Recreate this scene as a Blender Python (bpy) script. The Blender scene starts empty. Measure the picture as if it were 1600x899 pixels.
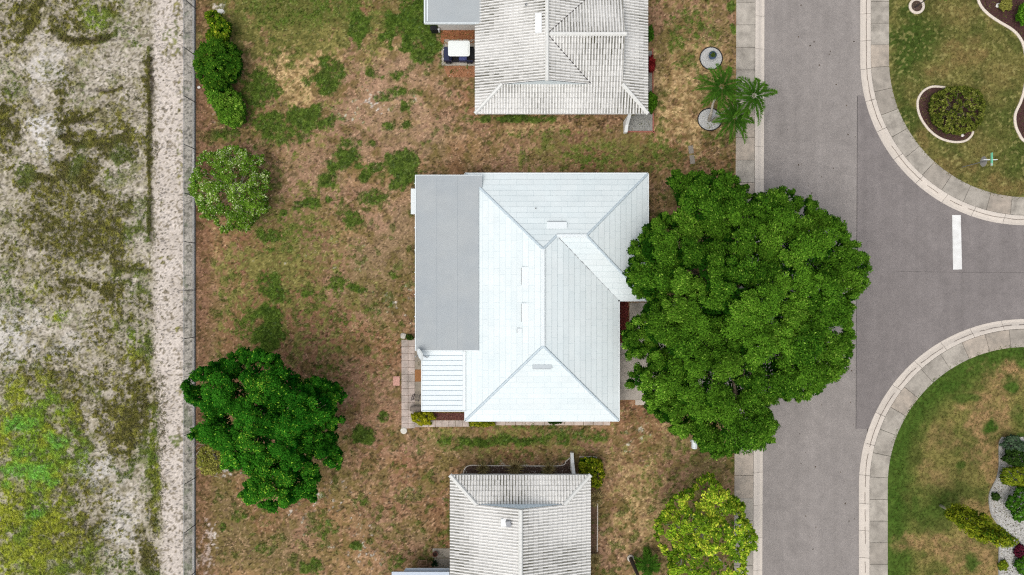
import bpy, math, random
import numpy as np
from mathutils import Vector

# ------------------------------------------------------------------ camera, world, sun, exposure
sc = bpy.context.scene
H = 54.0                                   # camera height above the lawn
cam_d = bpy.data.cameras.new('camera'); cam = bpy.data.objects.new('camera', cam_d)
sc.collection.objects.link(cam); sc.camera = cam
cam.location = (0, 0, H); cam.rotation_euler = (0, 0, 0)
cam_d.sensor_width = 36; cam_d.lens = 36 * H / 80.0
cam_d.clip_start = 0.5; cam_d.clip_end = 4000

SUN_EL, SUN_AZ = 66.0, 222.0               # degrees; azimuth clockwise from +Y: light from the lower left of the picture
w = bpy.data.worlds.new('World'); sc.world = w; w.use_nodes = True
nt = w.node_tree; nt.nodes.clear()
sky = nt.nodes.new('ShaderNodeTexSky'); sky.sky_type = 'NISHITA'; sky.sun_disc = False
sky.sun_elevation = math.radians(SUN_EL); sky.sun_rotation = math.radians(SUN_AZ)
sky.air_density = 1.0; sky.dust_density = 4.0; sky.ozone_density = 1.0
bg = nt.nodes.new('ShaderNodeBackground'); bg.inputs['Strength'].default_value = 0.138
wo = nt.nodes.new('ShaderNodeOutputWorld')
hs_ = nt.nodes.new('ShaderNodeHueSaturation'); hs_.inputs['Saturation'].default_value = .42
nt.links.new(sky.outputs[0], hs_.inputs['Color']); nt.links.new(hs_.outputs[0], bg.inputs[0]); nt.links.new(bg.outputs[0], wo.inputs[0])
sl = bpy.data.lights.new('sun', 'SUN'); sl.energy = 0.95; sl.angle = math.radians(60); sl.color = (1, .965, .92)
so = bpy.data.objects.new('sun', sl); sc.collection.objects.link(so)
az, el = math.radians(SUN_AZ), math.radians(SUN_EL)
sd = Vector((math.sin(az) * math.cos(el), math.cos(az) * math.cos(el), math.sin(el)))
so.rotation_euler = (-sd).to_track_quat('-Z', 'Y').to_euler(); so.location = sd * 80
sc.view_settings.view_transform = 'Standard'; sc.view_settings.look = 'None'
sc.view_settings.exposure = 0.28; sc.view_settings.gamma = 1.0
sc.cycles.max_bounces = 6; sc.cycles.diffuse_bounces = 3; sc.cycles.transparent_max_bounces = 6
sc.cycles.use_denoising = False; sc.cycles.filter_width = 1.2

RNG = np.random.default_rng(7); random.seed(7)
COL = sc.collection

# ------------------------------------------------------------------ helpers
def P(px, py, z=0.0):
    k = (H - z) / H / 20.0
    return Vector(((px - 800) * k, (449.5 - py) * k, z))
def lin(c):
    c = np.asarray(c, float) / 255.0
    return np.where(c <= .04045, c / 12.92, ((c + .055) / 1.055) ** 2.4)
def L(r, g, b): return tuple(float(v) for v in lin((r, g, b))) + (1.0,)

def tag(o, label=None, cat=None, group=None, kind=None):
    if label: o['label'] = label
    if cat: o['category'] = cat
    if group: o['group'] = group
    if kind: o['kind'] = kind
    return o
def empty(name, loc, label, cat, group=None):
    o = bpy.data.objects.new(name, None); COL.objects.link(o); o.location = loc
    o.empty_display_size = .2
    return tag(o, label, cat, group)

class MB:
    def __init__(s): s.v = []; s.f = []; s.c = []; s.uv = []
    def add(s, vs, fs, col=None, uv=None):
        n = len(s.v); s.v += [tuple(p) for p in vs]; s.f += [tuple(i + n for i in f) for f in fs]
        s.c += [col or (1, 1, 1)] * len(vs)
        s.uv += (uv or [(0, 0)] * len(vs))
        return s
    def box(s, x0, y0, z0, x1, y1, z1, col=None):
        x0, x1 = min(x0, x1), max(x0, x1); y0, y1 = min(y0, y1), max(y0, y1)
        vs = [(x0, y0, z0), (x1, y0, z0), (x1, y1, z0), (x0, y1, z0), (x0, y0, z1), (x1, y0, z1), (x1, y1, z1), (x0, y1, z1)]
        return s.add(vs, [(3, 2, 1, 0), (4, 5, 6, 7), (0, 1, 5, 4), (1, 2, 6, 5), (2, 3, 7, 6), (3, 0, 4, 7)], col)
    def cbox(s, c, size, rot=0, col=None, bev=0):
        cx, cy, cz = c; a, b, h = size[0] / 2, size[1] / 2, size[2] / 2
        ca, sa = math.cos(rot), math.sin(rot)
        def q(x, y, z): return (cx + x * ca - y * sa, cy + x * sa + y * ca, cz + z)
        if bev <= 0:
            vs = [q(-a, -b, -h), q(a, -b, -h), q(a, b, -h), q(-a, b, -h), q(-a, -b, h), q(a, -b, h), q(a, b, h), q(-a, b, h)]
            return s.add(vs, [(3, 2, 1, 0), (4, 5, 6, 7), (0, 1, 5, 4), (1, 2, 6, 5), (2, 3, 7, 6), (3, 0, 4, 7)], col)
        def ring(z, i):
            r = []
            for sx, sy in ((1, 1), (-1, 1), (-1, -1), (1, -1)):
                a0 = math.atan2(sy, sx)
                for k in (-1, 0, 1):
                    t = a0 + k * math.pi / 4
                    r.append(q(sx * (a - bev) + (bev - i) * math.cos(t), sy * (b - bev) + (bev - i) * math.sin(t), z))
            return r
        i = bev * .7
        rings = [ring(-h, 0), ring(h - bev, 0), ring(h - bev * .3, bev * .3), ring(h, i)]
        vs = sum(rings, []); n = 12; fs = [tuple(range(n))[::-1], tuple(3 * n + k for k in range(n))]
        for r in range(3):
            for k in range(n): fs.append((r * n + k, r * n + (k + 1) % n, (r + 1) * n + (k + 1) % n, (r + 1) * n + k))
        return s.add(vs, fs, col)
    def tube(s, pts, rad, n=8, col=None, cap=True):
        pts = [Vector(p) for p in pts]
        if not hasattr(rad, '__len__'): rad = [rad] * len(pts)
        vs = []; up = Vector((0, 0, 1))
        for i, p in enumerate(pts):
            d = (pts[min(i + 1, len(pts) - 1)] - pts[max(i - 1, 0)]).normalized()
            a = d.cross(up if abs(d.z) < .9 else Vector((1, 0, 0))).normalized(); b = d.cross(a)
            for k in range(n):
                t = 2 * math.pi * k / n
                vs.append(p + (a * math.cos(t) + b * math.sin(t)) * rad[i])
        fs = [(i * n + k, i * n + (k + 1) % n, (i + 1) * n + (k + 1) % n, (i + 1) * n + k) for i in range(len(pts) - 1) for k in range(n)]
        if cap: fs += [tuple(range(n))[::-1], tuple((len(pts) - 1) * n + k for k in range(n))]
        return s.add(vs, fs, col)
    def lathe(s, c, prof, n=20, col=None, sx=1, sy=1):
        vs = []
        for r, z in prof:
            for k in range(n):
                t = 2 * math.pi * k / n
                vs.append((c[0] + r * math.cos(t) * sx, c[1] + r * math.sin(t) * sy, c[2] + z))
        m = len(prof)
        fs = [(i * n + k, i * n + (k + 1) % n, (i + 1) * n + (k + 1) % n, (i + 1) * n + k) for i in range(m - 1) for k in range(n)]
        fs += [tuple(range(n))[::-1], tuple((m - 1) * n + k for k in range(n))]
        return s.add(vs, fs, col)
    def prism(s, poly, z0, z1, col=None):
        n = len(poly)
        vs = [(p[0], p[1], z0) for p in poly] + [(p[0], p[1], z1) for p in poly]
        return s.add(vs, [tuple(range(n))[::-1], tuple(range(n, 2 * n))] + [(i, (i + 1) % n, n + (i + 1) % n, n + i) for i in range(n)], col)
    def build(s, name, mat, parent=None, smooth=False, bevel=0):
        me = bpy.data.meshes.new(name); me.from_pydata(s.v, [], s.f)
        me.materials.append(mat)
        at = me.color_attributes.new('Col', 'FLOAT_COLOR', 'POINT')
        c = np.ones((len(s.v), 4), np.float32); c[:, :3] = np.array(s.c, np.float32); at.data.foreach_set('color', c.ravel())
        uvl = me.uv_layers.new(name='UVMap'); li = np.zeros(len(me.loops), np.int32); me.loops.foreach_get('vertex_index', li)
        uvl.data.foreach_set('uv', np.array(s.uv, np.float32)[li].ravel())
        if smooth: me.polygons.foreach_set('use_smooth', [True] * len(me.polygons))
        o = bpy.data.objects.new(name, me); COL.objects.link(o)
        if bevel:
            b = o.modifiers.new('bevel', 'BEVEL'); b.width = bevel; b.segments = 2; b.limit_method = 'ANGLE'
        if parent:
            o.parent = parent
            me.transform(__import__('mathutils').Matrix.Translation(-parent.matrix_basis.translation))
        return o
def structure(o): return tag(o, kind='structure')

# ------------------------------------------------------------------ materials
def mat(name, base=(.5, .5, .5, 1), rough=.8, noise=0.0, nscale=4.0, bump=0.0, bscale=20.0, usecol=False, metal=0.0, spec=.3, stain=None, stscale=.4, detail=6):
    m = bpy.data.materials.new(name); m.use_nodes = True; t = m.node_tree; N = t.nodes; K = t.links
    b = N['Principled BSDF']; b.inputs['Roughness'].default_value = rough; b.inputs['Metallic'].default_value = metal
    b.inputs['Specular IOR Level'].default_value = spec
    tc = N.new('ShaderNodeTexCoord')
    if usecol:
        a = N.new('ShaderNodeVertexColor'); a.layer_name = 'Col'
        mm = N.new('ShaderNodeMix'); mm.data_type = 'RGBA'; mm.blend_type = 'MULTIPLY'; mm.inputs[0].default_value = 1
        K.new(a.outputs[0], mm.inputs[6]); mm.inputs[7].default_value = base; cur = mm.outputs[2]
    else:
        rgb = N.new('ShaderNodeRGB'); rgb.outputs[0].default_value = base; cur = rgb.outputs[0]
    if stain:
        n = N.new('ShaderNodeTexNoise'); n.inputs['Scale'].default_value = stscale; n.inputs['Detail'].default_value = 8; n.inputs['Roughness'].default_value = .65
        K.new(tc.outputs['Object'], n.inputs['Vector'])
        r = N.new('ShaderNodeMapRange'); r.inputs[1].default_value = .42; r.inputs[2].default_value = .72; K.new(n.outputs['Fac'], r.inputs[0])
        mm = N.new('ShaderNodeMix'); mm.data_type = 'RGBA'; K.new(r.outputs[0], mm.inputs[0]); K.new(cur, mm.inputs[6]); mm.inputs[7].default_value = stain; cur = mm.outputs[2]
    if noise:
        n = N.new('ShaderNodeTexNoise'); n.inputs['Scale'].default_value = nscale; n.inputs['Detail'].default_value = detail; n.inputs['Roughness'].default_value = .7
        K.new(tc.outputs['Object'], n.inputs['Vector'])
        r = N.new('ShaderNodeMapRange'); r.inputs[1].default_value = .3; r.inputs[2].default_value = .7; r.inputs[3].default_value = 1 - noise; r.inputs[4].default_value = 1 + noise
        K.new(n.outputs['Fac'], r.inputs[0])
        mm = N.new('ShaderNodeVectorMath'); mm.operation = 'SCALE'; K.new(cur, mm.inputs[0]); K.new(r.outputs[0], mm.inputs['Scale']); cur = mm.outputs[0]
    K.new(cur, b.inputs['Base Color'])
    if bump:
        n = N.new('ShaderNodeTexNoise'); n.inputs['Scale'].default_value = bscale; n.inputs['Detail'].default_value = 5
        K.new(tc.outputs['Object'], n.inputs['Vector'])
        bb = N.new('ShaderNodeBump'); bb.inputs['Strength'].default_value = bump; bb.inputs['Distance'].default_value = .03
        K.new(n.outputs['Fac'], bb.inputs['Height']); K.new(bb.outputs[0], b.inputs['Normal'])
    return m
def leafmat(name, trans=.28, gloss=.04):
    m = bpy.data.materials.new(name); m.use_nodes = True; t = m.node_tree; N = t.nodes; K = t.links; N.clear()
    a = N.new('ShaderNodeVertexColor'); a.layer_name = 'Col'
    d = N.new('ShaderNodeBsdfDiffuse'); tr = N.new('ShaderNodeBsdfTranslucent'); g = N.new('ShaderNodeBsdfGlossy'); g.inputs['Roughness'].default_value = .45
    K.new(a.outputs[0], d.inputs[0]); K.new(a.outputs[0], tr.inputs[0]); g.inputs[0].default_value = (.9, .95, 1, 1)
    m1 = N.new('ShaderNodeMixShader'); m1.inputs[0].default_value = trans; K.new(d.outputs[0], m1.inputs[1]); K.new(tr.outputs[0], m1.inputs[2])
    m2 = N.new('ShaderNodeMixShader'); m2.inputs[0].default_value = gloss; K.new(m1.outputs[0], m2.inputs[1]); K.new(g.outputs[0], m2.inputs[2])
    o = N.new('ShaderNodeOutputMaterial'); K.new(m2.outputs[0], o.inputs[0]); return m

M = {}
M['leaf'] = leafmat('leaf', .17, .0); M['grass'] = leafmat('grass_blades', .2, .0)
M['bark'] = mat('bark', L(120, 108, 92), .95, .35, 6, .5, 14)
M['palebark'] = mat('pale_bark', L(190, 184, 170), .9, .2, 5, .3, 12)
M['concrete'] = mat('concrete', (1, 1, 1, 1), .9, .16, 1.9, .15, 40, usecol=True, stain=L(132, 126, 116), stscale=.9)
M['curb'] = mat('curb_concrete', (1, 1, 1, 1), .9, .08, 3, .12, 40, usecol=True)
M['white'] = mat('white_paint', L(228, 230, 228), .5, .04, 2)
M['metalwhite'] = mat('white_metal', L(218, 225, 225), .45, .03, 2)
M['gray'] = mat('grey_metal', L(150, 152, 154), .5, .08, 3)
M['galv'] = mat('galvanised_steel', L(128, 132, 134), .55, .1, 3, metal=.3)
M['wallpaint'] = mat('wall_stucco', L(214, 212, 204), .85, .05, 2, .2, 60)
M['glass'] = mat('window_glass', L(38, 45, 52), .08, 0, spec=.8)
M['black'] = mat('black_plastic', L(28, 29, 32), .5, .1, 5)
M['dark'] = mat('dark_metal', L(60, 55, 58), .55, .12, 5)
M['stone'] = mat('stone', L(188, 182, 170), .9, .2, 5, .3, 20)
M['brick'] = mat('brick_edging', L(150, 96, 82), .9, .25, 8, .2, 30)
M['any'] = mat('painted_surface', (1, 1, 1, 1), .6, .06, 4, usecol=True)
M['rough'] = mat('rough_surface', (1, 1, 1, 1), .95, .18, 9, .3, 30, usecol=True)

# ------------------------------------------------------------------ value noise
_TAB = RNG.random((24, 1024, 1024), dtype=np.float32)
def vn(x, y, seed):
    xi = np.floor(x).astype(np.int64); yi = np.floor(y).astype(np.int64); fx = x - xi; fy = y - yi
    fx = fx * fx * (3 - 2 * fx); fy = fy * fy * (3 - 2 * fy); T = _TAB[seed % 24]
    def h(a, b): return T[(a + seed * 37) & 1023, (b + seed * 91) & 1023]
    return (h(xi, yi) * (1 - fx) + h(xi + 1, yi) * fx) * (1 - fy) + (h(xi, yi + 1) * (1 - fx) + h(xi + 1, yi + 1) * fx) * fy
def fb(x, y, s, seed, o=3, g=.55):
    r = 0; a = 1; t = 0
    ca, sa = math.cos(.6), math.sin(.6)
    for i in range(o):
        u = (x * ca - y * sa); v = (x * sa + y * ca); x, y = u, v
        r = r + a * vn(x / s + 17.3 * i, y / s + 9.1 * i, seed + i * 7); t += a; a *= g; s /= 2.03
    return np.clip((r / t - .5) * 1.35 + .5, 0, 1)
def sst(a, b, x):
    t = np.clip((x - a) / (b - a), 0, 1); return t * t * (3 - 2 * t)

# ------------------------------------------------------------------ road layout (photo pixels at ground level)
ARC_N = (1604.5, 93.0); ARC_S = (1602.5, 758.0); R_OUT, R_CURB, R_LAWN = 259.0, 244.0, 215.5
def xl(base, py): return base - 3.5 * py / 899.0          # the street leans a little to the left going down
# west kerb line at 1196, kerb/pavement 1180.5, pavement/lawn 1151
def road_side_mask(px, py):
    """1 where the street (carriageway) is"""
    main = (px > xl(1181, py)) & (px < xl(1362, py))
    east = (px >= 1345) & (py > 338) & (py < 513)
    cn = (px < ARC_N[0]) & (py > ARC_N[1]) & (np.hypot(px - ARC_N[0], py - ARC_N[1]) > R_CURB) & (py < 425)
    cs = (px < ARC_S[0]) & (py < ARC_S[1]) & (np.hypot(px - ARC_S[0], py - ARC_S[1]) > R_CURB) & (py > 425)
    return (main & (px < 1362)) | (east & (px > 1600)) | ((cn | cs) & (px > 1300))

# ------------------------------------------------------------------ ground
def axis(lo, hi, step, far):
    c = list(np.arange(lo, hi + 1e-6, step)); d = step; a = c[-1]; up = []
    while a < far: d = max(1.0, d * (1.5 if a > 90 else 1)); a += d; up.append(a)
    d = step; a = c[0]; dn = []
    while a > -far: d = max(1.0, d * (1.5 if a < -90 else 1)); a -= d; dn.append(a)
    return np.array(dn[::-1] + c + up)
xs = axis(-42, 42, .08, 900); ys = axis(-24, 24, .08, 900)
X, Y = np.meshgrid(xs, ys); PX = 800 + 20 * X; PY = 449.5 - 20 * Y
shape = X.shape
Nmid = fb(PX, PY, 26, 3, 3); Nw = fb(PX, PY, 14, 11, 3); Nbig = fb(PX, PY, 90, 5, 3)
Nf = fb(PX, PY, 4.2, 21, 2, .7); Nf2 = fb(PX, PY, 3.0, 29, 1); Ng = fb(PX, PY, 8.0, 33, 3, .7)
# thread-like speckle
Nr = 1 - np.abs(fb(PX, PY, 7.0, 41, 2) - .5) * 2; Nr2 = 1 - np.abs(fb(PX, PY, 9.0, 47, 2) - .5) * 2
OUTS = (np.abs(X) > 42.01) | (np.abs(Y) > 24.01)
for _n in (Nf, Nf2, Ng, Nr, Nr2, Nw): _n[OUTS] = .5
Nmid[OUTS] = .5 + .4 * (Nbig[OUTS] - .5)
def blobs(lst, warp=.75, soft=.5):
    m = np.zeros(shape)
    for b in lst:
        cx, cy, rx, ry, s = b[:5]
        i0 = np.searchsorted(-PY[:, 0], -(cy + 1.9 * ry)); i1 = np.searchsorted(-PY[:, 0], -(cy - 1.9 * ry))
        j0 = np.searchsorted(PX[0], cx - 1.9 * rx); j1 = np.searchsorted(PX[0], cx + 1.9 * rx)
        if i1 <= i0: i0, i1 = min(i0, i1), max(i0, i1)
        sl_ = (slice(max(i0 - 1, 0), i1 + 1), slice(max(j0 - 1, 0), j1 + 1))
        r = np.hypot((PX[sl_] - cx) / rx, (PY[sl_] - cy) / ry) + warp * 2 * (Nw[sl_] - .5)
        m[sl_] = np.maximum(m[sl_], s * sst(1 + soft, 1 - soft, r))
    return m
def strokes(lst):
    m = np.zeros(shape)
    for pts, wd, st in lst:
        for (x0, y0), (x1, y1) in zip(pts[:-1], pts[1:]):
            lo = (min(x0, x1) - 3 * wd, min(y0, y1) - 3 * wd); hi = (max(x0, x1) + 3 * wd, max(y0, y1) + 3 * wd)
            i0, i1 = sorted((np.searchsorted(-PY[:, 0], -hi[1]), np.searchsorted(-PY[:, 0], -lo[1]))); j0 = np.searchsorted(PX[0], lo[0]); j1 = np.searchsorted(PX[0], hi[0])
            q = (slice(i0, i1), slice(j0, j1)); dx, dy = x1 - x0, y1 - y0
            t = np.clip(((PX[q] - x0) * dx + (PY[q] - y0) * dy) / (dx * dx + dy * dy), 0, 1)
            d = np.hypot(PX[q] - x0 - t * dx, PY[q] - y0 - t * dy) / wd + 1.6 * (Nw[q] - .5)
            m[q] = np.maximum(m[q], st * sst(1.5, .5, d))
    return m
GREEN = [(470, 15, 120, 40, .5), (560, 45, 17, 34, .8), (642, 32, 38, 44, .95), (600, 15, 30, 30, .35), (400, 138, 36, 26, .8), (508, 125, 26, 26, .85),
 (520, 102, 18, 12, .7), (472, 183, 42, 18, .9), (430, 205, 46, 24, .75), (392, 186, 34, 22, .55), (345, 212, 40, 14, .7), (602, 58, 12, 8, .8),
 (578, 113, 8, 10, .85), (618, 120, 18, 10, .75), (622, 143, 22, 9, .75), (600, 155, 14, 6, .7), (632, 168, 10, 13, .9), (655, 88, 15, 10, .7), (610, 198, 12, 9, .8), (636, 195, 10, 9, .8), (541, 249, 22, 16, .9),
 (560, 260, 14, 8, .8), (518, 264, 11, 14, .9), (507, 284, 12, 14, .9), (571, 274, 12, 12, .9), (586, 264, 13, 8, .9), (628, 266, 28, 26, 1), (545, 223, 20, 8, .7), (582, 223, 10, 6, .7),
 (475, 319, 25, 8, .8), (512, 313, 6, 5, .8), (582, 311, 22, 12, .7), (548, 342, 16, 18, .8), (424, 368, 22, 14, .7), (469, 359, 36, 28, .42), (425, 391, 16, 8, .55),
 (526, 317, 10, 10, .4), (427, 453, 26, 25, .8), (420, 510, 22, 36, 1), (386, 508, 25, 30, .5), (556, 451, 15, 8, .9), (526, 442, 15, 14, .65), (480, 459, 14, 8, .7), (443, 332, 6, 6, .8),
 (488, 476, 12, 14, .5), (617, 430, 12, 10, .55), (582, 480, 16, 20, .5), (529, 495, 18, 18, .5), (609, 476, 8, 8, .5), (565, 682, 22, 14, .9), (599, 651, 8, 8, .8), (502, 579, 30, 14, .5),
 (565, 786, 16, 10, .55), (506, 828, 24, 20, .55), (552, 853, 10, 7, .9), (489, 882, 20, 12, .7), (371, 807, 14, 12, .6), (348, 823, 10, 8, .7), (409, 857, 14, 12, .6), (616, 878, 16, 14, .6), (345, 480, 22, 40, .3),
 (790, 689, 95, 8, .85), (900, 680, 60, 12, .6), (860, 667, 60, 6, .5), (715, 700, 30, 6, .5), (800, 186, 60, 7, .8), (667, 72, 20, 26, .95), (660, 40, 14, 30, .8), (690, 100, 14, 12, .4), (850, 212, 50, 14, .45), (930, 245, 60, 22, .45), (1040, 245, 40, 30, .45),
 (1080, 42, 44, 30, .55), (1142, 12, 8, 8, .9), (1145, 45, 6, 10, .8), (1055, 60, 24, 26, .5), (1070, 93, 20, 16, .5), (1140, 112, 12, 10, .5), (1145, 270, 6, 30, .4), (1050, 300, 20, 40, .4),
 (1090, 720, 60, 30, .28), (1020, 760, 40, 40, .28), (630, 870, 14, 12, .5), (690, 850, 8, 14, .5), (700, 800, 6, 40, .4)]
OLIVE = [(470, 30, 175, 56, 1.25), (440, 12, 130, 30, 1.4), (400, 150, 70, 60, .6), (560, 90, 40, 60, .45), (420, 170, 70, 60, .5), (440, 420, 90, 140, .85), (560, 480, 80, 80, .5), (400, 90, 60, 50, .6), (520, 190, 60, 40, .5), (560, 440, 70, 60, .35), (940, 240, 130, 34, .75), (1010, 225, 50, 30, .5), (1085, 60, 60, 80, .5), (1060, 790, 90, 110, .6), (980, 700, 50, 50, .45),
 (820, 690, 140, 26, .7), (520, 600, 60, 50, .45), (450, 830, 120, 60, .35), (600, 600, 30, 60, .3), (880, 220, 90, 20, .5), (350, 420, 30, 60, .4)]
STRAW = [(455, 105, 42, 60, .95), (510, 80, 35, 40, .7), (465, 150, 28, 22, .9), (380, 80, 30, 60, .6), (590, 70, 50, 40, .5), (345, 400, 30, 60, .4), (1080, 150, 60, 110, .58), (1040, 190, 24, 40, .6),
 (1000, 800, 50, 100, .55), (1060, 680, 60, 40, .4), (950, 740, 30, 30, .4), (640, 180, 60, 40, .35), (1100, 20, 50, 30, .4), (830, 200, 60, 10, .5), (1500, 650, 60, 60, .4)]
PALE = [(600, 160, 40, 20, .6), (540, 186, 30, 12, .5), (1000, 690, 36, 32, .42), (1090, 640, 40, 20, .4), (480, 400, 60, 40, .3), (610, 470, 30, 30, .55), (560, 420, 30, 30, .35), (540, 470, 40, 26, .35), (325, 860, 20, 60, .9), (345, 735, 30, 14, .6), (500, 790, 60, 40, .5), (560, 850, 60, 36, .5),
 (470, 770, 30, 14, .6), (620, 760, 50, 40, .3), (690, 820, 16, 50, .3), (335, 165, 12, 60, .55), (640, 480, 12, 30, .5), (400, 760, 50, 30, .4), (610, 690, 40, 30, .3), (880, 675, 26, 6, .6), (800, 728, 90, 6, .5), (340, 15, 12, 12, .8)]
mg = blobs(GREEN); mo = blobs(OLIVE, .8, .5); ms = blobs(STRAW, .8, .6); mp = blobs(PALE, .9, .6)
def C(r, g, b): return lin((r, g, b))[None, None, :]
def mix(a, b, m): return a + (b - a) * m[..., None]
# ---- backyard / lawns
soil = mix(C(118, 92, 70), C(154, 124, 100), sst(.25, .75, Ng * .6 + Nbig * .4))
soil = mix(soil, C(134, 110, 78), sst(.45, .75, Nmid) * .8)
soil = mix(soil, C(160, 132, 92), sst(.5, .8, fb(PX, PY, 60, 59, 4)) * .5)
soil = mix(soil, C(104, 98, 60), sst(.48, .72, fb(PX, PY, 75, 64, 4)) * .6)
soil = mix(soil, C(136, 96, 74), sst(.5, .75, fb(PX, PY, 110, 66, 3)) * .5)
soil = mix(soil, C(198, 166, 134), sst(.66, .90, Nr * .6 + Nf * .4) * .75)
soil = mix(soil, C(104, 96, 52), sst(.55, .75, Nr2 * .4 + Nw * .6) * .65)
soil = mix(soil, C(62, 54, 34), sst(.62, .80, Nf) * .75)
straw = mix(C(142, 116, 78), C(194, 166, 120), sst(.2, .8, Nf * .6 + Nr * .4))
straw = mix(straw, C(100, 88, 48), sst(.66, .84, Nr2 * .5 + Nf2 * .5) * .7)
soil = soil * np.array([1.0, .965, .93])
soil = mix(soil, C(172, 142, 116), blobs([(600, 150, 60, 90, .8), (640, 210, 60, 30, .6), (480, 280, 50, 50, .5), (620, 360, 30, 60, .5), (560, 420, 60, 40, .4), (590, 640, 40, 60, .4)], 1.0, .8) * .6)
olive = mix(C(92, 92, 46), C(134, 126, 72), sst(.25, .75, Nf * .5 + Ng * .5))
olive = mix(olive, C(66, 70, 34), sst(.6, .8, Nf2) * .6)
green = mix(C(46, 74, 22), C(84, 108, 38), sst(.2, .8, Nf * .6 + Nf2 * .4))
green = mix(green, C(112, 118, 60), sst(.72, .9, Ng) * .4)
pale = mix(C(150, 138, 124), C(206, 198, 186), sst(.3, .75, Nf))
col = soil
col = mix(col, straw, np.clip(sst(.30, .62, ms * .8 + .35 * (Ng - .5) + .10 * Nr), 0, 1))
col = mix(col, olive, sst(.36, .60, mo * .72 + .5 * (Nf - .5) + .4 * (Ng - .5) + .2 * (Nmid - .5)))
col = mix(col, pale, sst(.50, .72, mp * .6 + .55 * (Nf - .35) + .25 * (Ng - .5)))
gm = sst(.28, .74, mg * .98 + .42 * (Nf - .5) + .40 * (Ng - .5) + .26 * (Nw - .5))
scat = sst(.72, .80, fb(PX, PY, 11, 55, 2)) * sst(.45, .6, Nbig + .1) * .55
gm = np.maximum(gm, scat * (PX > 306))
col = mix(col, green, gm * .93)
# ---- strip along the fence, brown litter
lit = ((PX > 305) & (PX < 340 + 20 * Nmid)) * sst(344, 318, PX) * .6
col = mix(col, mix(C(92, 66, 48), C(150, 112, 88), sst(.3, .7, Nf)), lit * sst(.2, .5, Nw + .2))
# ---- two lawns east of the street
east = sst(1340, 1350, PX)
ne = mix(C(84, 88, 44), C(106, 102, 56), sst(.3, .7, Nmid)); ne = mix(ne, C(60, 78, 30), blobs([(1425, 60, 40, 50, .9), (1405, 120, 14, 50, .5), (1410, 190, 24, 20, .7), (1560, 200, 30, 60, .3), (1590, 250, 20, 40, .5)], .7, .6))
ne = mix(ne, C(124, 104, 66), blobs([(1512, 85, 34, 22, .9), (1462, 110, 20, 10, .8), (1500, 20, 40, 16, .5), (1480, 260, 50, 16, .8), (1560, 290, 40, 14, .9), (1440, 215, 10, 12, .8), (1555, 120, 30, 30, .5), (1530, 230, 20, 20, .4)], .9, .6) * (.35 + .65 * Ng))
ne = ne * (0.72 + .56 * (Nf * .6 + Nf2 * .4))[..., None]
ne = mix(ne, C(160, 152, 96), sst(.80, .92, fb(PX, PY, 3.4, 61, 1)) * .45)
se = mix(C(86, 92, 44), C(118, 112, 62), sst(.35, .7, Nmid))
dS = np.hypot(PX - ARC_S[0], PY - ARC_S[1])
dS = np.where(PY > ARC_S[1], np.abs(PX - ARC_S[0]), dS)
se = mix(se, C(62, 88, 30), sst(165, 200, dS + 30 * (Nmid - .5)) * .9)
se = mix(se, C(152, 122, 86), blobs([(1545, 660, 34, 60, .9), (1575, 590, 34, 26, .9), (1560, 720, 30, 40, .8), (1500, 860, 44, 30, .8), (1540, 880, 40, 30, .7), (1460, 745, 20, 20, .5), (1430, 850, 26, 14, .8), (1530, 800, 30, 20, .7), (1470, 680, 24, 20, .4)], .8, .6) * (.4 + .6 * sst(.2, .7, Ng)))
se = mix(se, C(58, 84, 28), blobs([(1547, 670, 14, 11, 1), (1582, 602, 12, 14, .95), (1512, 622, 20, 8, .8), (1500, 605, 30, 10, .7), (1594, 690, 20, 14, .9), (1450, 790, 40, 30, .6), (1500, 727, 8, 6, .8), (1520, 880, 10, 16, .9), (1590, 650, 10, 20, .6)], .6, .4))
se = se * (0.74 + .52 * (Nf * .6 + Nf2 * .4))[..., None]
ee = np.where((PY < 425)[..., None], ne, se)
ee = mix(ee, C(58, 82, 26), sst(150, 90, np.abs(PX - 5000)) * 0)
col = mix(col, ee, east)
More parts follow.
